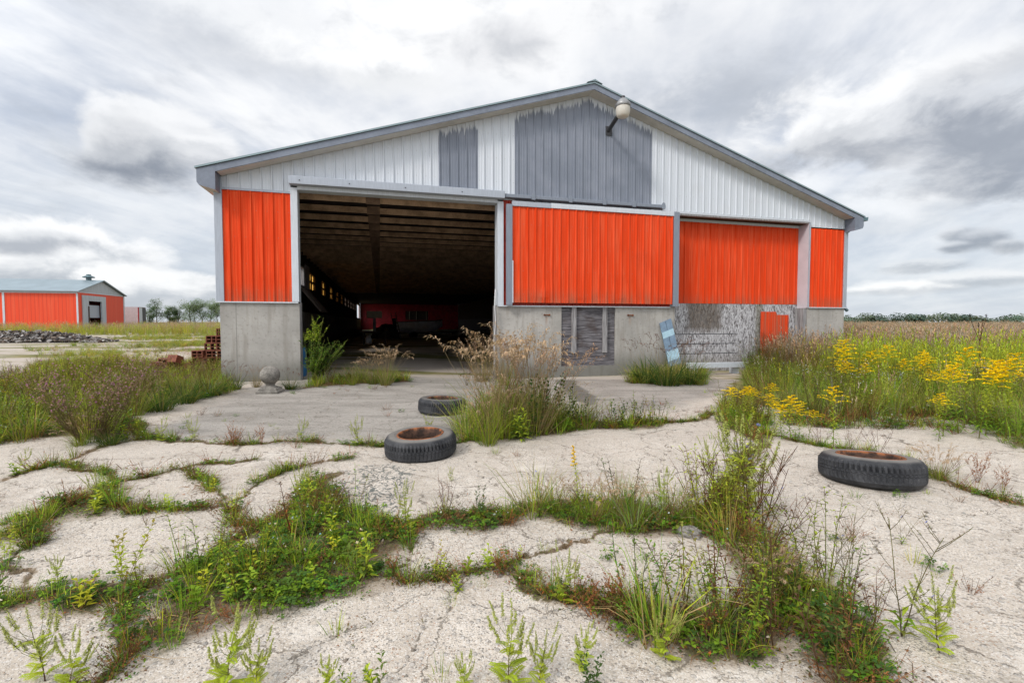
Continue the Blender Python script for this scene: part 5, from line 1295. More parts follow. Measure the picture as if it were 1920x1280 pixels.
for poly, dn in ((Wp([(60, 690), (120, 676), (420, 655), (412, 690), (300, 700), (180, 705), (90, 712)]), 2.0), (Wp([(40, 655), (200, 643), (405, 638), (412, 662), (250, 668), (80, 668)]), 1.3), (Wp([(200, 632), (420, 628), (420, 636), (210, 640)]), .8)):
    items += spread(HG, scatter_poly(poly, dn * .7, .95, .35), .25, .55, tint=.3) + spread(HY, scatter_poly(poly, dn * .9, .95, .35), .4, .8, tint=.3) + spread(FG, scatter_poly(poly, dn * .3, .9, .35), .25, .45, tint=.3) + spread(GL, scatter_poly(poly, dn * 5, .95, .35), .6, 1.3, tint=.3) + spread(GS, scatter_poly(poly, dn * 9, .95, .35), 1, 2.4, tint=.3) + spread(LOB, scatter_poly(poly, dn * 12, .8, .35), 1.5, 3.5, tint=.3)
WL = Wp([(100, 800), (100, 730), (150, 712), (250, 704), (412, 698), (420, 722), (300, 758), (240, 775), (230, 815), (110, 812)])
items += spread(HG, scatter_poly(WL, 3, .6, .8), .25, .5, tint=.3) + spread(HB[:3], scatter_poly(WL, 2, .5, .8), .3, .6, tint=.3) + spread(GL, scatter_poly(WL, 7, .6, .8), .7, 1.3, tint=.3) + spread(HD, scatter_poly(WL, 2.5, .5, .8), .4, .75, tint=.3) + spread(LOB, scatter_poly(WL, 16), 1, 2.4, tint=.3)
WL2 = Wp([(-150, 830), (-120, 740), (60, 715), (120, 740), (110, 812), (0, 830)]); items += spread(HY[:1], scatter_poly(WL2, 1.5), .5, .8) + spread(HG, scatter_poly(WL2, 5), .4, .7, tint=.2) + spread(CL, scatter_poly(WL2, 60), 1.4, 2.6, tint=.25) + spread(FG, scatter_poly(WL2, 2.5), .35, .55) + spread(GS, scatter_poly(WL2, 40), 1, 2, tint=.3)
q_ = rng.uniform((4.2, 3.6), (14, 9.2), (1400, 2)); q_ = q_[inside(q_, FIELDW)]
items += spread(FG, q_[::5], .45, .8, tint=.25) + spread(GL, q_[1::5], .9, 1.7, tint=.3) + spread(HG, q_[2::5], .4, .9, tint=.3) + spread(LOB, q_[3::5], 1, 2.4, tint=.3) + spread(CL, q_[4::5], 1, 2.2, tint=.3)
merge('weeds', M['plant'], items, 'tangled weeds of many kinds growing round the corners of the barn', 'weeds')


# ---- single plants, each with its parts
def plant_root(parts, name):
    e = empty(name, (0, 0, 0))
    for nm, b in parts:
        if b.v: mesh_np(nm, *b.arr(), M['plant'], e)
    return e


def ragweed(seed, h=1.0, spikes=7, green=PALE, low=LIME, yellow=.0):
    st, lf, fl = PB(seed), PB(seed + 1), PB(seed + 2); r = st.r
    main = curve((0, 0, 0), (r.uniform(-.08, .08), r.uniform(-.08, .08), 1), h * .72, .0, 5, r); st.tube(main, .008, .004, REDBR, green)
    tips = [(main[-1], np.array((0, 0, 1.0)), h * .28)]
    for k in range(spikes): f = r.uniform(.25, .9); j = min(3, int(f * 4)); p = main[j] + (main[j + 1] - main[j]) * (f * 4 - j); a = k * 2.4 + r.random(); b_ = curve(p, (math.cos(a) * .9, math.sin(a) * .9, .75), h * r.uniform(.18, .34), 1.1, 4, r); st.tube(b_, .004, .002, green); tips.append((b_[-1], b_[-1] - b_[-2], h * r.uniform(.14, .3)))
    for p, d, ln in tips:
        d = d / np.linalg.norm(d) + (0, 0, .5); sp = curve(p, d, ln, .3, 4, r); fl.tube(sp, .004, .002, green)
        for i in range(60): f = i / 60; j = min(2, int(f * 3)); q = sp[j] + (sp[j + 1] - sp[j]) * (f * 3 - j); fl.leaf(q, fl.rdir(-.5, .4), .032 * (1.1 - .6 * f), .020, fl.jit(PALE if r.random() > yellow else (.42, .38, .06)), .2)
    for k in range(16):
        f = r.uniform(.05, .85); j = min(3, int(f * 4)); p = main[j] + (main[j + 1] - main[j]) * (f * 4 - j); a = k * 2.4; d = np.array((math.cos(a), math.sin(a), .45)); ln = h * .24 * (1.1 - .6 * f); c_ = lf.jit(low)
        ra = curve(p, d, ln, -.5, 4); lf.tube(ra, .0025, .0012, c_)
        for i in range(1, 10): g = i / 10; jj = min(2, int(g * 3)); q = ra[jj] + (ra[jj + 1] - ra[jj]) * (g * 3 - jj); sd = np.cross(d, (0, 0, 1)); [lf.leaf(q, d * .7 + sd * sg, ln * .38 * (1.1 - .7 * g), ln * .12, lf.jit(c_, .12), .15) for sg in (-1, 1)]
    return plant_root([('stem', st), ('foliage', lf), ('blossom', fl)], 'ragweed')


def goldenrod(seed, h=1.0, bloom=1.0, bare=False):
    st, lf, fl = PB(seed), PB(seed + 1), PB(seed + 2); r = st.r; main = curve((0, 0, 0), (r.uniform(-.1, .1), r.uniform(-.1, .1), 1), h * .9, .0, 6, r); st.tube(main, .006, .003, BROWN if bare else OLIVE, LIME)
    for i in range(60 if not bare else 34):
        f = .08 + .8 * i / 60 if not bare else r.uniform(.3, .88); j = min(4, int(f * 5)); p = main[j] + (main[j + 1] - main[j]) * (f * 5 - j); a = i * 2.4; lf.leaf(p, (math.cos(a), math.sin(a), .55 if f > .3 else .1), h * .12 * (1.2 - .5 * f), h * .022, lf.jit(LIME if f > .4 else GRN), .35)
    n = 14 if not bare else 9
    for k in range(n):
        f = k / n; p = main[-1] + np.array((0, 0, h * (-.18 + .26 * f))); a = k * 2.4 + r.random() * .5; ln = h * .23 * bloom * r.uniform(.7, 1.15) * (1.05 - .9 * f) + .015; b_ = curve(p, (math.cos(a), math.sin(a), .62), ln, -.95, 5, r); fl.tube(b_, .002, .001, LIME)
        for i in range(38 if not bare else 9): g = r.uniform(.1, 1) ; j = min(3, int(g * 4)); q = b_[j] + (b_[j + 1] - b_[j]) * (g * 4 - j); fl.leaf(q + (0, 0, .004), fl.rdir(-.1, 1.0), h * .024 * r.uniform(.6, 1.2), h * .015, fl.jit(((.46, .44, .05) if bare else YEL) if r.random() > .08 else (.55, .42, .03), .14), 0)
    return plant_root([('stem', st), ('foliage', lf), ('blossom', fl)], 'goldenrod')


def chicory(seed, h=1.0, nfl=5, stemc=(.13, .10, .055), fcol=BLUE, branches=9):
    st, lf, fl = PB(seed), PB(seed + 1), PB(seed + 2); r = st.r; pts_all = []
    for q in range(r.randint(2, 3)):
        a = r.uniform(0, 6.28); main = curve((0, 0, 0), (math.cos(a) * .22, math.sin(a) * .22, 1), h * r.uniform(.75, 1), .0, 6, r); st.tube(main, .005, .002, stemc, OLIVE)
        for k in range(branches):
            f = r.uniform(.2, .95); j = min(4, int(f * 5)); p = main[j] + (main[j + 1] - main[j]) * (f * 5 - j); b_ = p + st.rdir(.1, 1.2) * 0; a2 = r.uniform(0, 6.28); b_ = curve(p, (math.cos(a2) * .7, math.sin(a2) * .7, .8), h * r.uniform(.1, .34), .3, 4, r); st.tube(b_, .0028, .0012, stemc, OLIVE); pts_all += b_[1:]
            for _ in range(7): p2 = b_[1] + (b_[3] - b_[1]) * r.random(); st.leaf(p2, st.rdir(-.2, .9), .014, .009, st.jit(r.choice((BROWN, OLIVE, REDBR))), 0)
    for k in range(14): a = k * 2.4; lf.leaf((0, 0, .01 + .012 * k * h), (math.cos(a), math.sin(a), .5), h * .2 * r.uniform(.5, 1), h * .035, lf.jit(r.choice((GRN, OLIVE, LIME))), .3)
    r.shuffle(pts_all)
    for p in pts_all[:nfl]: fl.blossom_disc(p, (r.uniform(-.4, .4), r.uniform(-.9, -.2), .6), .019, 13, fcol, (.2, .22, .6))
    return plant_root([('stem', st), ('foliage', lf), ('blossom', fl)], 'chicory')


def dock(seed, h=1.0, stems=6, stemc=REDBR, seedc=RUST, leafc=OLIVE, dens=26, sz=.013):
    st, lf, sd = PB(seed), PB(seed + 1), PB(seed + 2); r = st.r
    for q in range(stems):
        a = r.uniform(0, 6.28); main = curve((.03 * math.cos(a), .03 * math.sin(a), 0), (math.cos(a) * r.uniform(.1, .7), math.sin(a) * r.uniform(.1, .7), 1), h * r.uniform(.55, 1), .15, 5, r); st.tube(main, .0045, .002, stemc)
        for k in range(5):
            f = r.uniform(.3, .95); j = min(3, int(f * 4)); p = main[j] + (main[j + 1] - main[j]) * (f * 4 - j); a2 = r.uniform(0, 6.28); b_ = curve(p, (math.cos(a2) * .6, math.sin(a2) * .6, .9), h * r.uniform(.12, .3), .2, 3, r); st.tube(b_, .0025, .001, stemc)
            for _ in range(dens // 3): p2 = b_[0] + (b_[2] - b_[0]) * r.uniform(.2, 1); sd.leaf(p2, sd.rdir(-.4, .8), sz * r.uniform(.7, 1.4), sz * .7, sd.jit(seedc, .3), 0)
        for k in range(4): f = r.uniform(.05, .6); p = main[int(f * 4)]; lf.leaf(p, lf.rdir(-.1, .6), h * .10 * r.uniform(.5, 1), h * .022, lf.jit(leafc, .3), .2)
    return plant_root([('stem', st), ('foliage', lf), ('seed_sprays', sd)], 'seeding_dock')


def bush(seed, h=1.0, w_=.7, n=70, stemc=(.16, .10, .07), leafc=OLIVE, flower=PINK, nf=420, tipc=(.40, .25, .20), leaves=1100, name='knapweed_bush'):
    st, lf, fl = PB(seed), PB(seed + 1), PB(seed + 2); r = st.r; T = []
    for q in range(n):
        a = r.uniform(0, 6.28); s_ = w_ * math.sqrt(r.random()) * 1.1; main = curve((.1 * math.cos(a), .1 * math.sin(a), 0), (math.cos(a) * s_, math.sin(a) * s_, .95), h * r.uniform(.7, 1.1), .35, 6, r); st.tube(main, .004, .0015, stemc, leafc); T.append(main)
        for k in range(4): b_ = curve(main[r.randint(2, 4)], st.rdir(.3, 1.0) + (0, 0, .5), h * r.uniform(.12, .3), .2, 3, r); st.tube(b_, .002, .001, stemc); T.append(b_)
    for i in range(leaves):
        m_ = r.choice(T); f = r.random(); j = int(f * (len(m_) - 1)); p = m_[j] + (m_[min(j + 1, len(m_) - 1)] - m_[j]) * r.random(); hh = p[2] / h; lf.leaf(p, lf.rdir(-.1, 1), h * .06 * r.uniform(.5, 1.2), h * .012, lf.jit(leafc if r.random() > hh * .55 else tipc, .25), .2)
    for i in range(nf):
        m_ = r.choice(T); p = m_[-1]
        if r.random() < .34 and flower:
            for _ in range(7): fl.leaf(p, fl.rdir(.1, 1), .022, .008, fl.jit(flower, .2), 0)
        else: fl.puff(p - (m_[-1] - m_[-2]) * r.uniform(0, 1.2), .013, tipc)
    return plant_root([('stem', st), ('foliage', lf), ('blossom', fl)], name)


def grass_clump(seed, h=1.0, n=120, heads=30, cols=(OLIVE, PALE, STRAW), headc=TAN, w=.008, spread_=.14, bend=-1.0, droop=1.4):
    lf, st, sd = PB(seed), PB(seed + 1), PB(seed + 2); r = lf.r
    for _ in range(n):
        a = r.uniform(0, 6.28); q = spread_ * math.sqrt(r.random()); d = np.array((math.cos(a), math.sin(a), 0)) * r.uniform(.1, .8) + (0, 0, 1); c_ = lf.jit(r.choice(cols)); lf.ribbon(curve((q * math.cos(a), q * math.sin(a), 0), d, h * r.uniform(.3, .85), bend * r.uniform(.4, 1.6), 5), w * r.uniform(.6, 1.3), tuple(x * .85 for x in c_), c_)
    for _ in range(heads):
        a = r.uniform(0, 6.28); q = spread_ * r.random(); d = np.array((math.cos(a), math.sin(a), 0)) * r.uniform(.05, .5) + (0, 0, 1); m_ = curve((q * math.cos(a), q * math.sin(a), 0), d, h * r.uniform(.75, 1.1), -.25, 5, r); c_ = st.jit(STRAW); st.tube(m_, .0025, .001, c_)
        dd = (m_[-1] - m_[-2]); pn = curve(m_[-1] - dd * .4, dd, h * .20, -droop, 5, r)
        for i in range(26): f = i / 26; j = min(3, int(f * 4)); p = pn[j] + (pn[j + 1] - pn[j]) * (f * 4 - j); sd.leaf(p, (pn[j + 1] - pn[j]) / .05 + sd.rdir(-1, .3) * .9, .044 * r.uniform(.7, 1.3), .012, sd.jit(headc, .25), .3)
    return plant_root([('blade', lf), ('stem', st), ('seed_sprays', sd)], 'grass_clump')


def leafy(seed, h=1.0, stems=4, cols=(GRN, LIME), L_=.28, W=.07, n=16, tip=None):
    st, lf = PB(seed), PB(seed + 1); r = st.r
    for q in range(stems):
        a = r.uniform(0, 6.28); c_ = lf.jit(r.choice(cols), .1); main = curve((.05 * h * math.cos(a), .05 * h * math.sin(a), 0), (math.cos(a) * .3, math.sin(a) * .3, 1), h * r.uniform(.6, 1), .25, 5, r); st.tube(main, .004, .002, (.16, .08, .04), c_)
        for i in range(n): f = (i + .5) / n; j = min(3, int(f * 4)); p = main[j] + (main[j + 1] - main[j]) * (f * 4 - j); t_ = i * 2.4 + a; lf.leaf(p, (math.cos(t_), math.sin(t_), .3 + .7 * f), h * L_ * (1.1 - .5 * f), h * W, lf.jit(c_ if not tip or f < .75 else tip, .15), .25)
    return plant_root([('stem', st), ('foliage', lf)], 'leafy_weed')


def shrub(seed):
    """the bushy weed growing in the left side of the doorway"""
    st, lf = PB(seed), PB(seed + 1); r = st.r; T = []
    for q in range(26):
        if q < 13: a, lean_, h = r.uniform(0, 6.28), r.uniform(.02, .2), r.uniform(1.0, 1.55)
        else: a, lean_, h = r.uniform(-1.2, .6), r.uniform(.3, .8), r.uniform(.7, 1.15)
        main = curve((.08 * math.cos(a) - .08, .08 * math.sin(a), 0), (math.cos(a) * lean_, math.sin(a) * lean_, 1), h, .1, 6, r); st.tube(main, .007, .002, OLIVE, PALE); T.append((main, 1))
        for k in range(7): b_ = curve(main[r.randint(1, 4)], st.rdir(.2, .9) + (0, 0, .3), r.uniform(.14, .36), .3, 3, r); st.tube(b_, .003, .0012, PALE); T.append((b_, .7))
    for i in range(5200):
        m_, k_ = r.choice(T); f = r.random(); j = int(f * (len(m_) - 1)); p = m_[j] + (m_[min(j + 1, len(m_) - 1)] - m_[j]) * r.random(); hh = p[2]
        if hh > .85 and p[0] > .1 and r.random() < .7: continue
        lf.leaf(p, lf.rdir(-.1, .9), r.uniform(.035, .085), .024, lf.jit(r.choice((GRN, (.085, .13, .035), DARK) if hh < .9 else (LIME, GRN)), .2), .2)
    return plant_root([('stem', st), ('foliage', lf)], 'bushy_weed')


def teasel(seed):
    st, sd = PB(seed), PB(seed + 1); r = st.r; main = curve((0, 0, 0), (.02, 0, 1), 1.35, 0, 5, r); st.tube(main, .008, .005, BROWN); ends = [main[-1]]
    for a, h, ln in ((.1, .9, .42), (3.0, .95, .45), (1.6, 1.1, .25)): b_ = curve(main[3], (math.cos(a) * .35, .1, 1), ln, .4, 4, r); st.tube(b_, .005, .004, BROWN); ends.append(b_[-1])
    for e_ in ends:
        for i in range(60): f = r.random(); p = e_ + (0, 0, .07 * f); sd.leaf(p, sd.rdir(-.2, .6), .034 * math.sin(.5 + 2.2 * f), .012, sd.jit((.05, .03, .022), .3), 0)
    return plant_root([('stem', st), ('seed_sprays', sd)], 'teasel')


used_proto = {}


def put(key, make, px, py, h, label, cat, group=None, xy=None, rz=None, wide=1.0):
    """one plant: the first of its kind is the model itself, the others are copies of it and its parts"""
    if key not in used_proto: o = used_proto[key] = make()
    else: o = copy_tree(used_proto[key])
    x, y = at(px, py) if xy is None else xy
    o.location = (x, y, float(surf(x, y)[0]) - .005); s_ = h * random.uniform(.96, 1.04); o.scale = (s_ * wide, s_ * wide, s_); o.rotation_euler = (random.uniform(-.14, .14) if h < .6 else random.uniform(-.05, .05), random.uniform(-.14, .14) if h < .6 else random.uniform(-.05, .05), random.uniform(0, 6.28) if rz is None else rz)
    for k_ in ('label', 'category', 'group'):
        if k_ in o: del o[k_]
    return tag(o, label, cat, group)


RW = [lambda i=i: ragweed(200 + 10 * i, 1, 11 + 2 * i, (PALE, PALE, (.22, .23, .06))[i]) for i in range(3)]
for i, (px, py, h, v, lab) in enumerate([
    (955, 1290, .36, 0, 'tall pale green ragweed rising from bare concrete at the bottom centre of the photo'),
    (425, 1290, .34, 1, 'yellow green ragweed with splayed spikes at the bottom edge, left of the thin dark crack'),
    (85, 1275, .34, 2, 'pale ragweed with many thin spikes on the tan soil in the bottom left corner'),
    (610, 1290, .17, 0, 'short pale ragweed between the two lower leafy sprouts and the thin dark crack'),
    (1058, 1132, .27, 1, 'pale ragweed spires in the narrow crack below the long grass band'),
    (1762, 1225, .33, 2, 'lone ragweed with long drooping spikes on pale slab in the lower right'),
    (760, 990, .34, 0, 'dense upright ragweed spires at the right end of the big clover bed'),
    (1248, 1240, .27, 1, 'bright lime ragweed in the lower grass bed right of the centre'),
    (190, 950, .29, 2, 'ragweed standing in the left weedy joint behind the yellowish bush'),
    (45, 880, .22, 0, 'small pale ragweed in the joint at the far left edge'),
    (108, 1095, .17, 1, 'single thin ragweed sprig behind the lower left clover patch'),
    (805, 812, .26, 2, 'thin ragweed sprig growing between the two left tyres'),
    (870, 822, .45, 0, 'ragweed stalks overlapping the right edge of the hub tyre'),
    (565, 822, .27, 1, 'feathery blue green ragweed alone on the apron left of the hub tyre'),
    (672, 838, .34, 2, 'bushy ragweed left of the hollow rimmed tyre at the apron joint'),
    (305, 826, .27, 0, 'pale ragweed at the left end of the apron joint beside the pink bush'),
    (360, 824, .27, 1, 'pale ragweed right beside its twin at the left end of the apron joint'),
    (846, 902, .13, 2, 'tiny ragweed tuft touching the right side of the hollow rimmed tyre'),
    (560, 930, .30, 1, 'ragweed at the upper tip of the big clover bed'),
    (1240, 935, .28, 0, 'pale ragweed in the grass band left of the broken concrete lump'),
    (1402, 985, .80, 2, 'tall yellowish ragweed inside the tallest chicory bush'), (1388, 940, .72, 0, 'tall pale ragweed behind the tallest chicory bush'),
    (870, 1290, .16, 1, 'short ragweed just left of the tall one at the bottom centre'), (1010, 1292, .22, 2, 'middling ragweed just right of the tall one at the bottom centre'), (130, 1290, .26, 0, 'pale ragweed right of the many spiked one in the bottom left corner'), (480, 1292, .22, 2, 'shorter ragweed right of the splayed one at the bottom edge'), (1090, 1250, .2, 0, 'pale ragweed on bare slab left of the lower grass bed'),
    (1330, 885, .34, 2, 'yellowing ragweed in the joint above the broken concrete lump')]):
    put('rag%d' % v, RW[v], px, py, h, lab, 'ragweed', 'ragweed on the yard')
GRD = [lambda i=i: goldenrod(300 + 10 * i, 1, (.9, 1.1, 1.25, .8)[i]) for i in range(4)]
gl = {'a': 'yellow goldenrod in the clump near the barn\'s right downspout', 'c': 'yellow goldenrod in the flat topped clump in the middle of the weed bed', 'd': 'yellow goldenrod in the leafy stand at the right edge of the weed bed', 'e': 'yellow goldenrod sprawling at the front left corner of the weed bed'}
gg = {'a': 'goldenrods by the downspout', 'c': 'goldenrods in the middle of the weed bed', 'd': 'goldenrods at the right of the weed bed', 'e': 'goldenrods at the front left of the weed bed'}
for i, (px, py, h, c_) in enumerate([
    (1566, 752, 1.05, 'a'), (1584, 748, 1.15, 'a'), (1578, 765, .85, 'a'), (1600, 770, .85, 'a'), (1612, 762, .8, 'a'), 
    (1640, 752, 1.0, 'c'), (1654, 745, 1.05, 'c'), (1688, 762, .88, 'c'), (1716, 752, 1.0, 'c'), (1730, 757, .95, 'c'), (1735, 775, .72, 'c'), (1725, 765, .85, 'c'),
    (1768, 818, .85, 'd'), (1796, 812, .92, 'd'), (1808, 800, 1.12, 'd'), (1835, 822, .85, 'd'), (1848, 815, .92, 'd'), (1872, 816, 1.0, 'd'), (1886, 822, .95, 'd'), (1896, 815, .92, 'd'), (1760, 828, .6, 'd'), (1905, 690 + 80, .95, 'd'),
    (1374, 790, .52, 'e'), (1392, 798, .55, 'e'), (1412, 790, .5, 'e'), (1432, 802, .48, 'e'), (1448, 812, .42, 'e'), (1466, 822, .45, 'e'), (1482, 826, .58, 'e'), (1498, 826, .40, 'e'), (1516, 828, .38, 'e'), (1440, 780, .55, 'e'), (1404, 770, .42, 'e')]):
    put('gold%d' % (i % 4), GRD[i % 4], px, py, h, gl[c_], 'goldenrod', gg[c_], wide=1.15 if c_ != 'e' else 1.5)
put('gold1', GRD[1], 1562, 850, .74, 'single goldenrod standing alone on the concrete edge before the weed bed', 'goldenrod')
put('goldbare', lambda: goldenrod(350, 1, .18), 1086, 975, .56, 'slender goldenrod stalk just starting to flower above the long grass band', 'goldenrod', wide=.8)
CH = [lambda i=i: chicory(400 + 10 * i, 1, (4, 3, 6)[i]) for i in range(3)]
for px, py, h, v, lab in [
    (1012, 968, .42, 0, 'blue flowered chicory left of the slender goldenrod stalk'), (1215, 802, .45, 1, 'thin chicory with one blue flower near the end of the apron joint'), (1690, 1195, .60, 1, 'tall bare chicory stalk leaning in the lower right below the dusty tyre'),
    (1592, 1120, .42, 0, 'blue chicory at the right rim of the big weedy crack'), (1442, 1090, .36, 2, 'chicory with three blue flowers in the middle of the right weed mass'), (1398, 985, .86, 2, 'tallest chicory bush above the broken concrete lump'), (1440, 965, .52, 1, 'sparse chicory right of the tallest chicory bush'),
    (612, 905, .14, 0, 'tiny blue chicory left of the hollow rimmed tyre'), (1560, 1080, .34, 2, 'low chicory with pale blue flowers right of the three flowered one'), (1690, 1020, .28, 1, 'dry chicory sprig on the slab below the dusty tyre'), (1370, 930, .62, 1, 'brownish chicory stalks left of the tallest chicory bush')]:
    put('chi%d' % v, CH[v], px, py, h, lab, 'chicory', 'chicory in the yard')
DK = [lambda: dock(500, 1, 7), lambda: dock(510, 1, 6, BROWN, (.22, .11, .05), OLIVE, 22), lambda: dock(520, 1, 10, (.2, .08, .04), RUST, RUST, 36, .034)]
for px, py, h, v, lab in [
    (836, 965, .40, 0, 'reddish seed stalks rising left of the chicory in the middle joint'), (1060, 965, .36, 1, 'brown seed stalks beside the slender goldenrod'), (1318, 965, .50, 0, 'rusty seed stalks just left of the broken concrete lump'), (1356, 955, .62, 1, 'tall brown branching seed stalks behind the broken concrete lump'),
    (1296, 930, .42, 0, 'red brown seed stalks above the right end of the grass band'), (1538, 838, .38, 0, 'red stemmed weed behind the dusty tyre, nearest the lone goldenrod'), (1596, 842, .38, 1, 'brown stemmed weed directly behind the dusty tyre'), (1648, 848, .40, 0, 'red stemmed weed behind the right half of the dusty tyre'),
    (440, 836, .26, 2, 'rusty dead weed in the apron joint, left of its twin'), (490, 834, .24, 2, 'rusty dead weed in the apron joint near the feathery ragweed'), (935, 1082, .17, 2, 'dead brown tuft in the narrow crack below the grass band'), (1108, 1150, .17, 2, 'dead brown tuft at the left end of the lower grass bed'), (1160, 1140, .22, 2, 'dead rusty stalks at the top of the lower grass bed'),
    (1832, 905, .28, 2, 'rusty dry weed in the joint right of the dusty tyre'), (1795, 890, .26, 1, 'brown dry weed touching the right side of the dusty tyre'), (1880, 925, .22, 2, 'rusty dry weed at the far right edge of the joint'), (1500, 1130, .34, 1, 'brown seed stalks at the heart of the right weed mass'), (1640, 1170, .34, 0, 'reddish stalks along the right edge of the weed mass'), (1420, 1050, .30, 2, 'rusty dry stalks left of the three flowered chicory'),
    (960, 812, 1.05, 1, 'tall brown seed stalks rising out of the big middle grass clump'), (1010, 806, .95, 0, 'tall reddish seed stalks behind the big middle grass clump'), (1385, 1000, .85, 1, 'tall brown stalks mingled with the tallest chicory bush'), (1425, 985, .75, 0, 'tall red stalks right of the tallest chicory bush'),
    (875, 722, .85, 1, 'brown stalks leaning out at the right jamb of the doorway'), (990, 728, .8, 0, 'reddish stalks before the concrete wall right of the doorway'), (1020, 735, .7, 1, 'brown stalks before the concrete, left of the boarded opening'), (620, 722, .7, 1, 'pale brown stalks right of the bushy doorway weed'), (420, 735, .65, 0, 'reddish stalks at the foot of the left pier'), (450, 728, .55, 1, 'thin brown stalks before the left pier'), (1430, 760, .95, 0, 'dark red stalks at the front of the weed bed near the strand board'), (1480, 720, 1.2, 1, 'tall dark stalks before the orange sheet'),
    (275, 985, .16, 0, 'thin red stalk in the clover joint on the left'), (735, 905 + 170, .15, 2, 'dead brown tuft at the left end of the narrow crack'), (430, 1165, .12, 2, 'dead tuft at the lower rim of the big clover bed'), (795, 1168, .09, 0, 'tiny red sprig alone in the thin dark crack'), (1475, 1000, .50, 1, 'thin brown stalks right of the sparse chicory')]:
    put('dock%d' % v, DK[v], px, py, h, lab, 'seed stalks', 'brown seed stalks in the yard')
put('bush', lambda: bush(600, 1, .75, 80, leaves=2400, leafc=(.20, .21, .055), nf=560), 172, 826, .92, 'big pink flowered knapweed bush at the left edge of the concrete', 'bush')
put('bush2', lambda: bush(620, 1, .6, 40, nf=260, leaves=700), 262, 745, .80, 'smaller knapweed bush behind the big pink one', 'bush')
put('bush2', None, 60, 770, .72, 'knapweed bush at the far left, half behind the big pink one', 'bush')
GC = [lambda: grass_clump(700, 1, 130, 52, (OLIVE, PALE, STRAW, GRN), (.46, .33, .21), droop=1.9), lambda: grass_clump(710, 1, 220, 16, (DARK, DARK, OLIVE, (.08, .13, .03)), (.16, .09, .065), .013, .22, -1.7), lambda: grass_clump(720, 1, 110, 40, (OLIVE, STRAW, STRAW), (.33, .22, .15), .006, .13, -.5, .7), lambda: grass_clump(730, 1, 160, 30, (GRN, OLIVE, LIME), TAN, .007, .16)]
for px, py, h, v, lab, wd in [
    (722, 722, .85, 0, 'drooping tan grass clump growing in the doorway', 1.1), (700, 720, .62, 0, 'smaller drooping tan grass clump left of the one in the doorway', 1.1), (905, 715, 1.1, 2, 'dry brown grass clump at the right jamb of the doorway', 1.1), (945, 722, .95, 2, 'dry grass clump against the concrete right of the doorway', 1.0),
    (945, 822, .85, 3, 'big green and tan grass clump in the middle of the yard', 1.1), (985, 805, 1.25, 0, 'tan headed grass clump right behind the big middle clump', 1.0), (1040, 800, .7, 3, 'lower grass clump at the right of the big middle clump', 1.1), (915, 835, .62, 3, 'short grass clump at the left foot of the big middle clump', 1.0),
    (1215, 718, 1.05, 1, 'dark green grass clump below the boarded opening', 1.2), (1250, 722, 1.1, 1, 'dark green grass clump below the striped board', 1.2), (1290, 720, .95, 1, 'dark green grass clump beside the fallen beam', 1.2),
    (300, 770, .62, 1, 'dark grass clump on the bank, left of its neighbours', 1.3), (345, 755, .66, 1, 'dark grass clump on the bank before the clay blocks', 1.3), (395, 742, .66, 1, 'dark grass clump at the foot of the left pier', 1.3), (440, 730, .5, 1, 'dark grass clump between left pier and stone ball', 1.0), (255, 780, .55, 3, 'green grass clump touching the big pink bush', 1.2),
    (930, 806, 1.2, 0, 'brown headed dry grass at the left of the big middle clump', 1.2), (1005, 812, 1.1, 2, 'brown headed dry grass at the right of the big middle clump', 1.2), (480, 726, .45, 2, 'dry grass clump behind the stone ball', 1.2), (545, 730, .42, 1, 'dark grass clump right of the stone ball', 1.2), (150, 834, .34, 3, 'short grass tuft at the left foot of the big pink bush', 1.2), (205, 832, .32, 1, 'dark short grass tuft at the right foot of the big pink bush', 1.2),
    (1110, 975, .30, 3, 'arching grass clump in the middle of the grass band', 1.5), (1180, 980, .30, 0, 'pale arching grass clump at the right of the grass band', 1.3), (1040, 960, .28, 3, 'arching grass clump at the left end of the grass band', 1.3), (1440, 1130, .24, 0, 'pale arching grass clump in the right weed mass', 1.4), (1760, 900, .30, 0, 'dry grass clump against the right side of the dusty tyre', 1.3), (660, 722, .4, 3, 'low green grass clump left of the drooping one in the doorway', 1.2)]:
    put('gc%d' % v, GC[v], px, py, h, lab, 'grass clump', 'grass clumps', wide=wd)
LW = [lambda: leafy(800, 1, 4, (LIME, (.13, .19, .035))), lambda: leafy(810, 1, 6, (GRN, (.06, .11, .025)), .2, .06, 14), lambda: leafy(820, 1, 5, ((.24, .25, .05), LIME), .16, .05, 20, (.34, .28, .06))]
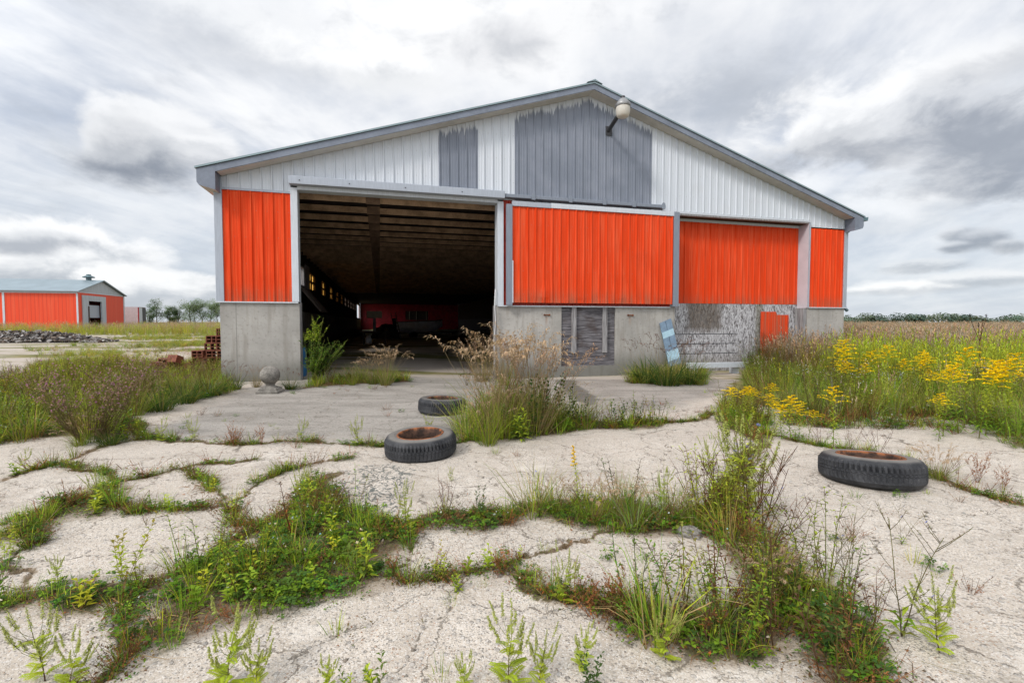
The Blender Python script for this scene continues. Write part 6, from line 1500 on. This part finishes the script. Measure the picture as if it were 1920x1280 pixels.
for px, py, h, v, lab in [
    (710, 1300, .17, 0, 'leafy sprout at the bottom edge, right of a smaller one'), (655, 1300, .12, 0, 'smaller leafy sprout at the bottom edge'), (1160, 797, .40, 1, 'dark leafy weed at the right end of the apron joint'), (1200, 797, .36, 1, 'dark leafy weed at the very tip of the apron joint'), (680, 1080, .30, 0, 'bright narrow leaved weed in the big clover bed'), (862, 1105, .13, 0, 'bright lime weed in the narrow crack'), (830, 1080, .2, 2, 'pale feathery weed left of the bright lime one'),
    (235, 1085, .36, 2, 'yellowing bushy weed behind the lower left clover patch'), (20, 1040, .22, 2, 'yellow orange weed at the far left edge'), (1030, 800, .8, 1, 'dark leafy weed inside the middle grass clumps'), (1000, 815, .75, 1, 'dark leafy weed at the front of the middle grass clumps'), (1065, 800, .6, 1, 'dark leafy weed between the two at the right of the middle clumps'), (975, 825, .5, 0, 'bright leafy weed at the foot of the middle grass clumps'), (1090, 800, .42, 1, 'dark leafy weed right of the middle grass clumps'), (1110, 1290, .15, 1, 'low leafy weed at the bottom edge right of the tall ragweed'), (900, 960, .2, 1, 'leafy weed in the mossy joint left of the chicory'), (1470, 1140, .28, 1, 'leafy weed at the bottom of the right weed mass'), (1560, 1230, .3, 1, 'leafy weed low in the right corner of the weed mass'), (585, 950, .3, 0, 'bright weed on the upper tip of the clover bed')]:
    put('leafy%d' % v, LW[v], px, py, h, lab, 'weed', 'leafy weeds')
put('shrub', lambda: shrub(900), 592, 718, 1.12, 'tall bushy green weed growing in the left side of the doorway', 'weed', rz=0.1)
tx, ty = ray(1846, 603)[0] / ray(1846, 603)[1] * 9.5, 9.5
put('teasel', lambda: teasel(950), 0, 0, 1.12, 'dark headed teasel standing above the field on the right', 'teasel', xy=(tx, ty), rz=0)

# ---- pebbles
mb_p = PB(77); items = []
def pebble(seed):
    b = PB(seed); b.puff((0, 0, .3), .7, (.38, .35, .31)); return b.arr()
P_ = np.column_stack([rng.uniform(-4, 4.5, 900), 1.5 + 6 * rng.random(900) ** 1.6]); items = spread([pebble(1), pebble(2), pebble(3), pebble(4)], P_, .004, .013, zs=(.4, .8), tint=.5, hue=.3); q_ = np.concatenate([scatter_line(pts, .12 + wd, 14) for pts, wd, sg in CR]); items += spread([pebble(5), pebble(6), pebble(7), pebble(8)], q_, .006, .028, zs=(.4, .9), tint=.4, hue=.2)
merge('gravel', M['plant'], items, 'loose pebbles scattered on the pale slabs', 'gravel')


# ---- trees
def tree(seed, x, y, h, wd, label, group, col=(.055, .085, .03)):
    e = tag(empty('tree', (x, y, 0)), label, 'tree', group); b = PB(seed); r = b.r; c = PB(seed + 1)
    main = curve((0, 0, -.1), (r.uniform(-.1, .1), 0, 1), h * .8, 0, 5, r); b.tube(main, .16, .05, (.1, .085, .07)); cl = []
    for k in range(9): p = main[r.randint(1, 4)]; a = r.uniform(0, 6.28); q = curve(p, (math.cos(a), math.sin(a), .9), wd * r.uniform(.3, .55), .3, 4, r); b.tube(q, .06, .02, (.1, .085, .07)); cl.append(q[-1]); cl.append(q[2])
    cl += [main[-1], main[-2]]
    for p in cl:
        rr_ = wd * r.uniform(.16, .30); cc = c.jit(col, .3)
        for _ in range(130): d = c.rdir(-1, 1) * rr_ * r.random() ** .4 * np.array((1, 1, .8)); c.leaf(p + d, c.rdir(-.5, .8), .26, .17, c.jit(cc, .25), .2)
    mesh_np('trunk', *b.arr(), M['plant'], e); mesh_np('crown', *c.arr(), M['plant'], e); return e


TL = ['tall loose tree right of the freight container', 'thin tree in the gap, second from the container', 'thin pale tree beside the gap in the far row', 'broad dark tree in the middle of the far row', 'round tree left of the barn\'s corner in the far row', 'tree half hidden behind the barn\'s left corner', 'small tree at the foot of the container', 'bushy tree behind the middle of the far row', 'low tree between the two thin ones', 'dense tree nearest the barn corner']
for i, (px, h, wd, D) in enumerate([(293, 6.6, 4.6, 130), (318, 5.4, 3.6, 135), (336, 5.6, 3.8, 135), (358, 6.4, 6.5, 128), (380, 6.2, 5.5, 132), (408, 6.4, 5.5, 128), (279, 5.2, 3.4, 132), (366, 5.6, 6.0, 140), (327, 4.4, 3.6, 138), (396, 5.8, 6, 134)]):
    d_ = ray(px, 603); tree(1000 + 3 * i, d_[0] / d_[1] * D, D, h, wd, TL[i], 'far trees left of the barn', (.17, .235, .10) if i % 2 else (.14, .20, .10))
# far wood on the right horizon: one mass
c = PB(1500); r = c.r
for i in range(270):
    D = r.uniform(280, 330); px = r.uniform(1560, 2700); hk = .35 + 1.1 * float(fbm(np.array([px * .013]), np.array([3.3]))[0]); d_ = ray(px, 603); x, y = d_[0] / d_[1] * D, D; h = r.uniform(3.2, 8.0) * hk; cc = c.jit((.135, .18, .13), .4)
    for _ in range(100): q = c.rdir(-1, 1) * r.random() ** .4; c.leaf((x + q[0] * 4.5, y + q[1] * 4, h * .55 + q[2] * h * .5), c.rdir(-.5, .8), 1.5, 1.1, c.jit(cc, .2), .2)
tag(mesh_np('treeline', *c.arr(), M['plant']), 'low dark wood along the horizon beyond the field', 'wood', kind='stuff')
